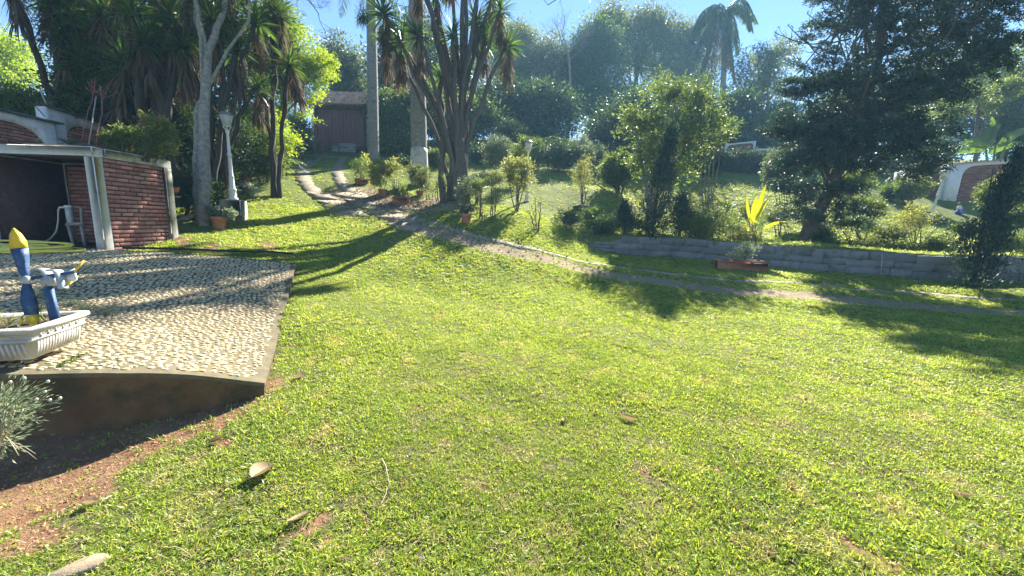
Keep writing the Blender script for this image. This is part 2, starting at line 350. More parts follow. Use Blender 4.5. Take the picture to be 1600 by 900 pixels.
def glassmat():
    m, n, l = _new('frosted_lamp_glass'); b = _bsdf(n, l, (.80, .82, .80), .25, .5); t = n.new('ShaderNodeBsdfTranslucent'); t.inputs['Color'].default_value = (.85, .87, .82, 1)
    mx = n.new('ShaderNodeMixShader'); mx.inputs[0].default_value = .6; l.new(b.outputs[0], mx.inputs[1]); l.new(t.outputs[0], mx.inputs[2]); _out(n, l, mx.outputs[0]); return m
M['glass'] = glassmat()
M['carglass'] = solid('dark_glass', (.03, .04, .05), (.04, .05, .06), .1, 3, 0, spec=.6)

def groundmat():
    m, n, l = _new('lawn_ground')
    big = _noise(n, l, .9, 4, .6, 'pos'); fine = _noise(n, l, 26, 4, .7, 'pos'); mid = _noise(n, l, 5, 3, .6, 'pos')
    g = _mix(n, l, _ramp(n, l, mid, .35, .65), (.13, .20, .025), (.22, .27, .05))
    g = _mix(n, l, _ramp(n, l, fine, .40, .66), (.075, .09, .03), g)
    g = _mix(n, l, _math(n, l, 'MULTIPLY', _ramp(n, l, big, .5, .7), .5), g, (.19, .17, .07))
    g = _mix(n, l, _math(n, l, 'MULTIPLY', _attr(n, 'near'), .85), g, _mix(n, l, _ramp(n, l, fine, .38, .62), (.075, .075, .03), (.17, .15, .075)))
    d = _mix(n, l, _ramp(n, l, mid, .35, .65), (.18, .10, .056), (.27, .165, .095))
    d = _mix(n, l, _math(n, l, 'MULTIPLY', _ramp(n, l, fine, .5, .62), .55), d, (.17, .10, .06))
    grit = _mix(n, l, _ramp(n, l, fine, .38, .62), (.20, .155, .095), (.33, .265, .18))
    dm = _math(n, l, 'ADD', _attr(n, 'dirt'), _math(n, l, 'MULTIPLY', _math(n, l, 'SUBTRACT', mid, .5), .9))
    tm = _math(n, l, 'ADD', _attr(n, 'track'), _math(n, l, 'MULTIPLY', _math(n, l, 'SUBTRACT', _noise(n, l, 11, 3, .6, 'pos'), .5), .9))
    col = _mix(n, l, _ramp(n, l, tm, .42, .6), g, grit); col = _mix(n, l, _ramp(n, l, dm, .42, .56), col, d)
    nm = _bump(n, l, _noise(n, l, 45, 5, .7, 'pos'), .9, .03)
    _out(n, l, _bsdf(n, l, col, .95, .1, nm).outputs[0]); return m
M['ground'] = groundmat()

# ------------------------------------------------------------------ ground masks
def seg_dist(x, y, poly):
    d = np.full(np.shape(x), 1e9)
    for a, b in zip(poly[:-1], poly[1:]):
        ab = b - a
        if ab @ ab < 1e-9: continue
        t = np.clip(((x - a[0]) * ab[0] + (y - a[1]) * ab[1]) / (ab @ ab), 0, 1)
        d = np.minimum(d, np.hypot(x - a[0] - t * ab[0], y - a[1] - t * ab[1]))
    return d
def gpoly(q): return np.array([G(*p_)[:2] for p_ in q])
TRACK_LOW = gpoly([(610, 338), (660, 360), (760, 385), (870, 408), (1000, 437), (1150, 455), (1300, 466), (1450, 480), (1600, 490), (1750, 500)])
TRACK_TOP = gpoly([(668, 345), (720, 362), (790, 381), (870, 398), (960, 416), (1060, 430), (1180, 440), (1300, 447), (1450, 458), (1600, 469), (1750, 480)])
DRIVE_L = gpoly([(497, 246), (480, 256), (472, 268), (474, 283), (490, 300), (515, 316)])
DRIVE_R = gpoly([(537, 246), (530, 256), (526, 268), (530, 283), (545, 297), (585, 318)])
EARTH = gpoly([(545, 300), (590, 318), (640, 322), (690, 318)])
DIRT_EDGE = gpoly([(420, 622), (360, 668), (300, 690), (230, 718), (190, 742), (150, 765), (100, 790), (40, 815)])
def ndirt(x, y):
    v = np.zeros(np.shape(x))
    for (cx, cy, r) in SPOTS: v = np.maximum(v, .9 - np.hypot(x - cx + .35 * r * np.sin(y * 9 / (r + .2) + cx * 7), (y - cy) * .8 + .3 * r * np.sin(x * 8 / (r + .2) + cy * 5)) / r)
    return v
SPOTS = [(*G(px, py)[:2], r) for px, py, r in [(487, 822, .14), (505, 812, .1), (1365, 872, .16), (1545, 852, .16), (1010, 735, .16), (1120, 740, .1), (20, 850, .35), (90, 800, .35), (345, 695, .2),
         (410, 612, .16), (440, 590, .13), (452, 540, .12), (290, 375, .5), (420, 385, .5), (340, 385, .45), (390, 410, .3), (510, 850, .1), (860, 735, .08), (330, 285, .7), (390, 300, .6), (650, 640, .06)]]
def masks(x, y):
    xa = np.interp(y, DIRT_EDGE[::-1, 1], DIRT_EDGE[::-1, 0]) if DIRT_EDGE[0, 1] > DIRT_EDGE[-1, 1] else np.interp(y, DIRT_EDGE[:, 1], DIRT_EDGE[:, 0])
    dirt = np.clip((xa - x) / .22 * .5 + .42, 0, 1) * (y < 3.55) * (y > .4)
    dirt = np.maximum(dirt, np.clip(ndirt(x, y) * 1.1, 0, 1))
    tr = np.clip(1.05 - seg_dist(x, y, TRACK_LOW) / .42 * .6, 0, 1)
    tr = np.maximum(tr, np.clip(1.1 - seg_dist(x, y, EARTH) / 1.1 * .7, 0, 1))
    return dirt, tr

# ------------------------------------------------------------------ platform (raised cobbled apron)
def top_at(base, py):
    for hh in np.arange(0, 6, .004):
        if proj(np.array(base) + [0, 0, hh])[1] < py: return base[2] + hh
    return base[2]
_b1 = G(415, 618); _b2 = G(325, 642); _b3 = G(200, 668); _b4 = G(50, 683)
FRONT = [( _b1, top_at(_b1, 600)), (_b2, top_at(_b2, 587)), (_b3, top_at(_b3, 583)), (_b4, top_at(_b4, 586))]
_r = [(P(440, 500, 5.25), .04), (P(452, 455, 6.2), .04), (P(462, 412, 7.6), .02)]
SH_A = P(165, 390, 6.9)                         # foot of the shed's front post
_tp = [(f[0][0], f[0][1], f[1]) for f in FRONT] + [(q[0][0], q[0][1], q[0][2]) for q in _r] + [(SH_A[0], SH_A[1], SH_A[2]), (-9.5, 7., .95), (-9.5, 3.4, .62), (-6., 2.5, .6), (P(330, 400, 7.3)[0], P(330, 400, 7.3)[1], P(330, 400, 7.3)[2])]
_tp = np.array(_tp)
PLAT_XY = [FRONT[0][0][:2]] + [q[0][:2] for q in _r] + [P(330, 399, 7.35)[:2], np.array([SH_A[0] + .1, SH_A[1] + .02]), np.array([SH_A[0] - .0, 8.35]), np.array([-10.5, 8.35]), np.array([-10.5, 2.3]), np.array([-6.5, 2.2]), FRONT[3][0][:2], FRONT[2][0][:2], FRONT[1][0][:2]]
PLAT_XY = np.array(PLAT_XY)
_n2 = len(_tp); _A = np.block([[_U(((_tp[:, None, :2] - _tp[None, :, :2]) ** 2).sum(-1)) + np.eye(_n2) * .05, np.c_[np.ones(_n2), _tp[:, :2]]], [np.c_[np.ones(_n2), _tp[:, :2]].T, np.zeros((3, 3))]])
_s2 = np.linalg.solve(_A, np.r_[_tp[:, 2], 0, 0, 0])
def ptop(x, y):
    x = np.asarray(x, float); y = np.asarray(y, float)
    r2 = (x[..., None] - _tp[:, 0]) ** 2 + (y[..., None] - _tp[:, 1]) ** 2
    return _U(r2) @ _s2[:_n2] + _s2[_n2] + _s2[_n2 + 1] * x + _s2[_n2 + 2] * y
def pt1(x, y): return float(ptop(np.array([x]), np.array([y]))[0])
def inside(x, y, poly):
    c = np.zeros(np.shape(x), bool); n = len(poly)
    for i in range(n):
        x1, y1 = poly[i]; x2, y2 = poly[(i + 1) % n]
        with np.errstate(divide='ignore', invalid='ignore'):
            c ^= ((y1 > y) != (y2 > y)) & (x < (x2 - x1) * (y - y1) / (y2 - y1 + 1e-12) + x1)
    return c
def closed(poly): return np.vstack([poly, poly[:1]])

# ------------------------------------------------------------------ ground sheet
def build_ground():
    ys = np.r_[np.arange(-6, 0, .5), np.arange(0, 14, .07), np.arange(14, 30, .2), np.arange(30, 60, 1.), np.arange(60, 401, 20.)]
    u = np.r_[-np.geomspace(12, 300, 34)[::-1], np.arange(-11.9, 0, .1), np.arange(0, 18, .1), np.geomspace(18, 300, 34)]
    X, Y = np.meshgrid(u, ys); Z = hbase(np.clip(X, -45, 55), np.clip(Y, -6, 90)) + bump(X, Y) * (np.abs(X) < 40) + lift(X, np.minimum(Y, 90))
    fade = np.clip((np.hypot(X, Y) - 100) / 200, 0, 1); Z = Z * (1 - fade) + 20 * fade * (Y > 0)
    ins = inside(X, Y, PLAT_XY) & (seg_dist(X, Y, closed(PLAT_XY)) > .06)
    Z = np.where(ins, np.minimum(Z, ptop(X, Y) - .16), Z)
    m, k = X.shape; i, j = np.meshgrid(np.arange(m - 1), np.arange(k - 1), indexing='ij')
    f = np.stack([i * k + j, i * k + j + 1, (i + 1) * k + j + 1, (i + 1) * k + j], -1).reshape(-1, 4)
    g = Geo(); g.add(np.stack([X, Y, Z], -1).reshape(-1, 3), f, .5)
    me = g.mesh('ground', M['ground'], True); d, t = masks(X.ravel(), Y.ravel())
    for nm, a in (('dirt', d), ('track', t), ('near', np.clip((8.5 - np.hypot(X, Y)) / 4.5, 0, 1).ravel())):
        q = me.attributes.new(nm, 'FLOAT', 'POINT'); q.data.foreach_set('value', a.astype(np.float32))
    struct(link('ground', me), 'hillside lawn ground rising to the driveway')
build_ground()
def ribbon(name, poly, wid, mat, off=.012, thick=.03, jag=.03, label=None):
    # resample
    seg = np.r_[0, np.cumsum(np.linalg.norm(np.diff(poly, axis=0), axis=1))]; s = np.arange(0, seg[-1], .12)
    c = np.c_[np.interp(s, seg, poly[:, 0]), np.interp(s, seg, poly[:, 1])]; k = np.ones(9) / 9
    c = np.c_[np.convolve(np.pad(c[:, 0], 4, 'edge'), k, 'valid'), np.convolve(np.pad(c[:, 1], 4, 'edge'), k, 'valid')]
    t = unit(np.gradient(c, axis=0)); nrm = np.c_[-t[:, 1], t[:, 0]]; wv = np.interp(s / s[-1], np.linspace(0, 1, len(wid)), wid)
    n = len(s); jl = rng.normal(0, jag, n); jr = rng.normal(0, jag, n)
    L = c + nrm * (wv / 2 + jl)[:, None]; R_ = c - nrm * (wv / 2 + jr)[:, None]; rows = []
    for q, dz in ((L, -thick), (L, off), (c, off + .002), (R_, off), (R_, -thick)): rows.append(np.c_[q, H(q[:, 0], q[:, 1]) + dz])
    v = np.stack(rows, 1).reshape(-1, 3)
    f = np.array([[a * 5 + b, a * 5 + b + 1, (a + 1) * 5 + b + 1, (a + 1) * 5 + b] for a in range(n - 1) for b in range(4)])
    g = Geo(); g.add(v, f); return struct(link(name, g.mesh(name, mat, False)), label)
ribbon('wheel_track', DRIVE_L, [.66, .6, .6, .6], M['concrete'], .004, .03, .06, label='left concrete wheel track of the driveway')
ribbon('wheel_track', DRIVE_R, [.52, .5, .5, .5], M['concrete'], .004, .03, .06, label='right concrete wheel track of the driveway')
ribbon('garden_path', TRACK_TOP, [.3, .28, .26, .24, .22], M['concrete'], .008, .03, .05, 'narrow concrete strip crossing the lawn')

# ------------------------------------------------------------------ grass
def lawn_points():
    out = []
    N = 140000
    d = rng.uniform(.9, 15, N); th = rng.uniform(-1.08, 1.2, N); out.append((d, th))
    N3 = 48000; d = rng.uniform(.7, 5.5, N3); th = rng.uniform(-1.1, 1.25, N3); out.append((d, th))
    N2 = 20000; d = rng.uniform(15, 27, N2); th = rng.uniform(-.8, 1.02, N2); out.append((d, th))
    d = np.concatenate([o[0] for o in out]); th = np.concatenate([o[1] for o in out])
    x = d * np.sin(th); y = d * np.cos(th)
    dirt, tr = masks(x, y)
    nz = .5 + .5 * np.sin(x * 1.3 + 2 * np.sin(y * .9)) * np.sin(y * 1.9 + x * .6)
    keep = rng.random(len(x)) > np.clip(np.maximum(dirt * 1.7 - .25, tr * 1.35 - .1), 0, .95)
    keep &= ~(inside(x, y, PLAT_XY) | (seg_dist(x, y, closed(PLAT_XY)) < .015))
    keep &= ~((x < -7.15) & (y < 10))
    keep &= seg_dist(x, y, TRACK_TOP) > .07 + .1 * rng.random(len(x))
    for q in (DRIVE_L, DRIVE_R): keep &= seg_dist(x, y, q) > .16 + .18 * rng.random(len(x))
    keep &= (np.abs(y - wall_y(x) - .08) > .2) | (x < WL[0, 0] - .3)
    x = x[keep]; y = y[keep]; d = d[keep]
    tall = np.clip((y - wall_y(x)) * 2, 0, 1) * (x > WL[0, 0])
    sc = (.52 + .46 * rng.random(len(x))) * np.clip(d / 4, 1, 3.2) ** .42 * (.8 + .35 * nz[keep]) * (1 + .5 * tall)
    kk = rng.random(len(x)) > .28 * np.clip(1.3 - d / 7, 0, 1) * (1 + 1.5 * (np.sin(x * 5.1 + 3 * np.sin(y * 2.3)) * np.sin(y * 6.3 + 2 * np.sin(x * 3.1)) > .35)); x = x[kk]; y = y[kk]; sc = sc[kk]
    return np.c_[x, y, H(x, y) - .004], sc
def make_grass():
    vs = []
    for k in range(5):
        g = Geo(); n = 15
        th = rng.uniform(0, 2 * math.pi, n); el = rng.uniform(.15, 1.15, n)
        dr = np.c_[np.cos(th) * np.cos(el), np.sin(th) * np.cos(el), np.sin(el)]
        pos = np.c_[rng.normal(0, .018, (n, 2)), np.zeros(n)]
        blades(g, pos, dr, rng.uniform(.022, .050, n), rng.uniform(.005, .0095, n), rng.uniform(.3, 1.2, n), rng.uniform(.1, 1, n) ** 1.2, 2)
        if k == 4:
            n = 5; th = rng.uniform(0, 6.28, n); dr = np.c_[np.cos(th), np.sin(th), .35 * np.ones(n)]
            blades(g, np.zeros((n, 3)), dr, .07, .006, .5, .2, 2, mat=1)
        me = g.mesh('grass_tuft', [M['grass'], M['dry']]); o = bpy.data.objects.new('grass_tuft', me); vs.append(o)   # never linked: only a source of geometry
    pts, sc = lawn_points(); n = len(pts)
    me = bpy.data.meshes.new('lawn_grass'); me.vertices.add(n); me.vertices.foreach_set('co', pts.ravel())
    a = me.attributes.new('sc', 'FLOAT', 'POINT'); a.data.foreach_set('value', sc.astype(np.float32))
    a = me.attributes.new('rz', 'FLOAT_VECTOR', 'POINT'); a.data.foreach_set('vector', np.c_[rng.normal(0, .18, (n, 2)), rng.uniform(0, 6.28, n)].astype(np.float32).ravel())
    a = me.attributes.new('var', 'INT', 'POINT'); a.data.foreach_set('value', rng.choice(5, n, p=[.21, .21, .21, .21, .16]).astype(np.int32))
    o = link('lawn_grass', me); o['kind'] = 'stuff'; o['label'] = 'short sunlit lawn grass covering the slope'; o['category'] = 'grass'
    ng = bpy.data.node_groups.new('scatter', 'GeometryNodeTree'); ng.interface.new_socket('Geometry', in_out='INPUT', socket_type='NodeSocketGeometry'); ng.interface.new_socket('Geometry', in_out='OUTPUT', socket_type='NodeSocketGeometry')
    N = ng.nodes; L = ng.links; gi = N.new('NodeGroupInput'); go = N.new('NodeGroupOutput'); j = N.new('GeometryNodeJoinGeometry')
    def na(nm, t): q = N.new('GeometryNodeInputNamedAttribute'); q.data_type = t; q.inputs[0].default_value = nm; return q.outputs[0]
    for k, v in enumerate(vs):
        oi = N.new('GeometryNodeObjectInfo'); oi.inputs['Object'].default_value = v; oi.transform_space = 'ORIGINAL'
        ip = N.new('GeometryNodeInstanceOnPoints'); cmp_ = N.new('FunctionNodeCompare'); cmp_.data_type = 'INT'; cmp_.operation = 'EQUAL'
        L.new(na('var', 'INT'), cmp_.inputs[2]); cmp_.inputs[3].default_value = k
        L.new(gi.outputs[0], ip.inputs['Points']); L.new(cmp_.outputs[0], ip.inputs['Selection']); L.new(oi.outputs['Geometry'], ip.inputs['Instance'])
        L.new(na('rz', 'FLOAT_VECTOR'), ip.inputs['Rotation']); L.new(na('sc', 'FLOAT'), ip.inputs['Scale']); L.new(ip.outputs[0], j.inputs[0])
    L.new(j.outputs[0], go.inputs[0]); mod = o.modifiers.new('scatter', 'NODES'); mod.node_group = ng
make_grass()

# ------------------------------------------------------------------ cobbled platform
def coons(bot, top, n=70, m=46):
    def rs(p, k):
        p = np.asarray(p); sg = np.r_[0, np.cumsum(np.linalg.norm(np.diff(p, axis=0), axis=1))]; s = np.linspace(0, sg[-1], k); return np.c_[np.interp(s, sg, p[:, 0]), np.interp(s, sg, p[:, 1])]
    return rs, bot, top
def build_platform():
    def rs(p, k):
        p = np.asarray(p, float); sg = np.r_[0, np.cumsum(np.linalg.norm(np.diff(p, axis=0), axis=1))]; s = np.linspace(0, sg[-1], k); return np.c_[np.interp(s, sg, p[:, 0]), np.interp(s, sg, p[:, 1])]
    fr = rs([f[0][:2] for f in FRONT] + [(-6.5, 2.2), (-10.5, 2.3)], 70)
    rt = rs([FRONT[0][0][:2]] + [q[0][:2] for q in _r], 40)
    bk = rs([_r[2][0][:2], P(405, 401, 7.5)[:2], P(330, 399, 7.35)[:2], (SH_A[0] + .2, SH_A[1] + .04), (-10.5, SH_A[1] + .04)], 70)
    lf = rs([(-10.5, 2.3), (-10.5, SH_A[1] + .04)], 40)
    u = np.linspace(0, 1, 70)[None, :, None]; v = np.linspace(0, 1, 40)[:, None, None]
    S = (1 - v) * fr[None] + v * bk[None] + (1 - u) * rt[:, None] + u * lf[:, None] - ((1 - u) * (1 - v) * fr[0] + u * (1 - v) * fr[-1] + (1 - u) * v * bk[0] + u * v * bk[-1])
    Z = ptop(S[..., 0], S[..., 1]); V = np.concatenate([S, Z[..., None]], -1)
    g = Geo(); i, j = np.meshgrid(np.arange(39), np.arange(69), indexing='ij')
    g.add(V.reshape(-1, 3), np.stack([i * 70 + j, (i + 1) * 70 + j, (i + 1) * 70 + j + 1, i * 70 + j + 1], -1).reshape(-1, 4), .5, 0)
    for e in (V[0], V[:, 0], V[-1]):
        n = len(e); out = []
        for k, (dz, of) in enumerate(((0, 0), (-.035, 0.0), (-.045, -.012), (-.75, -.01))):
            q = e.copy(); q[:, 2] += dz; c = np.array([-6.5, 5.]); dd = unit(q[:, :2] - c); q[:, :2] += dd * of; out.append(q)
        vv = np.stack(out, 1).reshape(-1, 3)
        f0 = np.array([[a * 4, a * 4 + 1, a * 4 + 5, a * 4 + 4] for a in range(n - 1)]); g.add(vv, f0, .5, 0)
        f1 = np.array([[a * 4 + b, a * 4 + b + 1, a * 4 + b + 5, a * 4 + b + 4] for a in range(n - 1) for b in (1, 2)]); g.add(vv, f1, .5, 1)
    root = struct(link('cobbled_platform', g.mesh('cobbled_platform', [M['slab'], M['rampwall']])), 'raised pebble paved apron with a cement border beside the lawn')
    # pebbles
    def peb(seed):
        r = np.random.default_rng(seed); n = 9; th = np.arange(n) * 2 * math.pi / n; rr = 1 + r.normal(0, .09, n)
        p = [np.c_[np.cos(th) * rr, np.sin(th) * rr, np.full(n, -.5)], np.c_[np.cos(th) * rr * .93, np.sin(th) * rr * .93, np.full(n, .45)], np.c_[np.cos(th) * rr * .6, np.sin(th) * rr * .6, np.full(n, .9)], [[0, 0, 1.]]]
        f = [[a * n + b, a * n + (b + 1) % n, (a + 1) * n + (b + 1) % n, (a + 1) * n + b] for a in range(2) for b in range(n)] + [[2 * n + b, 2 * n + (b + 1) % n, 3 * n] for b in range(n)]
        return np.concatenate(p), f
    V0 = [peb(k) for k in range(5)]; mes = []
    for v, f in V0: g = Geo(); g.add(v, f); mes.append(g.mesh('pebble', M['pebble_o'], True))
    sp = .058; xs, ys = np.meshgrid(np.arange(-10.4, -1.6, sp * 1.12), np.arange(2.2, 8, sp * .92)); xs = xs + (np.arange(xs.shape[0]) % 2)[:, None] * sp * .5
    x = xs.ravel() + rng.normal(0, sp * .2, xs.size); y = ys.ravel() + rng.normal(0, sp * .2, xs.size)
    poly = np.vstack([fr, lf, bk[::-1], rt[::-1]]); k = inside(x, y, poly) & (seg_dist(x, y, closed(poly)) > .07 + .02 * rng.random(x.size)); x = x[k]; y = y[k]
    d = np.hypot(x, y); px = proj_x(x, y); vis = (px > -120) & (x > -9.5); o = np.argsort(d + (~vis) * 99); x = x[o]; y = y[o]; vis = vis[o]
    a = .0215 + .006 * rng.random(x.size) + .012 * (rng.random(x.size) > .93); b = a * rng.uniform(.55, .85, x.size); ang = rng.normal(.25, .6, x.size); h = rng.uniform(.006, .012, x.size); z = ptop(x, y) + .001
    for q in range(300):
        link('pebble', mes[q % 5], root, (x[q], y[q], z[q]), (0, 0, ang[q]), (a[q], b[q], h[q]))
    g = Geo(); idx = np.arange(300, x.size); idx = idx[vis[idx]]
    for s in range(5):
        ii = idx[s::5]; v, f = V0[s]; v = np.asarray(v); n = len(ii)
        c, sn = np.cos(ang[ii]), np.sin(ang[ii]); vx = v[None, :, 0] * a[ii, None]; vy = v[None, :, 1] * b[ii, None]
        W = np.stack([x[ii, None] + vx * c[:, None] - vy * sn[:, None], y[ii, None] + vx * sn[:, None] + vy * c[:, None], z[ii, None] + v[None, :, 2] * h[ii, None]], -1)
        off = (np.arange(n) * len(v))[:, None, None]; f4 = np.array([q for q in f if len(q) == 4]); f3 = np.array([q for q in f if len(q) == 3]); t = np.repeat(rng.random(n), len(v))
        n0 = g.n; g.add(W.reshape(-1, 3), (f4[None] + off).reshape(-1, 4), t); g.L.setdefault((3, 0), []).append((f3[None] + off).reshape(-1, 3) + n0)
    o = link('pebble_field', g.mesh('pebble_field', M['pebble'], True), root); o['kind'] = 'stuff'
def proj_x(x, y):
    v = np.stack([x, y, np.full(np.shape(x), .4)], -1) - CAM; return 800 + F * (v @ RT) / (v @ FW)
build_platform()

# ------------------------------------------------------------------ brick helpers
def _brickmesh(seed, mat=None):
    r = np.random.default_rng(seed); g = Geo(); box(g, (-.5, -.5, -.5), (.5, .5, .5), bev=.0)
    v = g.V[0]; v += r.normal(0, .035, v.shape) * [.5, .5, 1]; return g.mesh('brick', mat or M['brick'])
BR = [_brickmesh(k) for k in range(6)]
def brick_wall(parent, p0, udir, width, height, course=.078, bl=.215, proud=.012, gap=.016, keep=None, maxn=290, depth=.03, zoff=0.):
    """bricks set proud of a recessed core; p0 world lower corner, udir horizontal unit, outward normal = udir rotated -90deg"""
    u = unit(np.array([udir[0], udir[1], 0.])); nrm = np.array([u[1], -u[0], 0.]); rz = math.atan2(u[1], u[0]); par = np.array(parent.location); k = 0
    rows = int(height / course); bh = course - gap
    for r in range(rows):
        s = -bl * .5 * (r % 2) + rng.normal(0, .006)
        while s < width:
            L = bl + rng.normal(0, .006); a = max(s, 0.004); b = min(s + L, width - .004); s += L + gap
            if b - a < .03: continue
            c = np.array(p0) + u * ((a + b) / 2) + nrm * (proud + rng.normal(0, .003) - depth / 2) + np.array([0, 0, zoff + r * course + bh / 2 + gap + rng.normal(0, .0015)])
            if keep is not None and not keep((a + b) / 2, c[2]): continue
            if k >= maxn: return
            link('brick', BR[int(rng.integers(6))], parent, c - par, (rng.normal(0, .008), rng.normal(0, .01), rz + rng.normal(0, .006)), (b - a, depth, bh)); k += 1

# ------------------------------------------------------------------ brick shed on the left
def build_shed():
    A = np.array(SH_A); A[2] = pt1(A[0], A[1]) - .01
    hs = top_at(A, 229) - A[2]; Wd = 2.02; Dp = 1.5; pw = .165; bh = .155; sk = .03
    t = thing('brick_shed', 'low open-fronted brick shed with white painted posts and beams beside the cobbles', 'shed', A)
    X0, Y0, Z0 = A; toe = .05
    ztop = Z0 + hs
    for nm, (x, y, dz) in {'a': (0, 0, 0), 'b': (-Wd, 0, 0), 'c': (toe, Dp - pw, .22), 'd': (-Wd, Dp - pw, .2)}.items():
        g = Geo(); box(g, (X0 + x - pw, Y0 + y, Z0 - .3 + dz), (X0 + x, Y0 + y + pw, ztop - bh), bev=.012)
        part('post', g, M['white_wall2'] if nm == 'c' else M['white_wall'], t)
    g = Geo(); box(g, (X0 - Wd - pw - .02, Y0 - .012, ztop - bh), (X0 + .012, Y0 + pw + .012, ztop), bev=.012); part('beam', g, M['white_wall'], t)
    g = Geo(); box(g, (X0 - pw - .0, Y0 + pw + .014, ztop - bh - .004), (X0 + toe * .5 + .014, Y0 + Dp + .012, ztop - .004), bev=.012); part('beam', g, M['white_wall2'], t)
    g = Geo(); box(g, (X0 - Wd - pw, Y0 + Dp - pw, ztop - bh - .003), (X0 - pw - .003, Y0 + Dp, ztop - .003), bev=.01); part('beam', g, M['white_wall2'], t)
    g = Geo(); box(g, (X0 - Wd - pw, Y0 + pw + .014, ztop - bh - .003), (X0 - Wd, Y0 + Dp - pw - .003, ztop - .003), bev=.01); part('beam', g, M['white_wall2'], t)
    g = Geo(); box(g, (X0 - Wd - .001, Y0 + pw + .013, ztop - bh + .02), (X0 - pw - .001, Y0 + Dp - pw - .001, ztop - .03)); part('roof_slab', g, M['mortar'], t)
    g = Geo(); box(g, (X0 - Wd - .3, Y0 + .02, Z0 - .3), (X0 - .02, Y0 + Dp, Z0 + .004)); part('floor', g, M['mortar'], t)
    # walls: recessed mortar core + bricks
    def core(lo, hi): g = Geo(); box(g, lo, hi); part('mortar_core', g, M['mortar'], t)
    core((X0 - .13, Y0 + pw + .001, Z0 - .2), (X0 - .022, Y0 + Dp - pw - .001, ztop - bh - .001))
    brick_wall(t, (X0 - .022, Y0 + pw, Z0 - .04), (0, 1), Dp - 2 * pw, hs - bh + .06, course=.0775, bl=.20, proud=.02, gap=.02)
    core((X0 - Wd + .001, Y0 + Dp - .12, Z0 - .2), (X0 - pw - .001, Y0 + Dp - .03, ztop - bh - .001))
    brick_wall(t, (X0 - Wd, Y0 + Dp - .12, Z0), (1, 0), Wd - pw, hs - bh, course=.0775, bl=.20, proud=.01)
    core((X0 - Wd - .14, Y0 + pw + .001, Z0 - .2), (X0 - Wd - .03, Y0 + Dp - pw - .001, ztop - bh - .001))
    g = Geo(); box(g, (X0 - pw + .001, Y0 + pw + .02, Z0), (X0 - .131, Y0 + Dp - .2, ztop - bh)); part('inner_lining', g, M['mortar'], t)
    # a further open bay to the left, out past the frame
    g = Geo(); box(g, (X0 - Wd - 2.3, Y0 - .01, ztop - bh + .002), (X0 - Wd - pw - .023, Y0 + pw, ztop + .002), bev=.01); part('beam', g, M['white_wall'], t)
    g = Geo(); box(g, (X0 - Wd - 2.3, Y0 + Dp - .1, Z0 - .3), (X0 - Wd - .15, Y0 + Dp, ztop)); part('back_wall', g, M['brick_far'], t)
    return t, A, ztop, Wd, Dp
SHED, SA, SZT, SWD, SDP = build_shed()

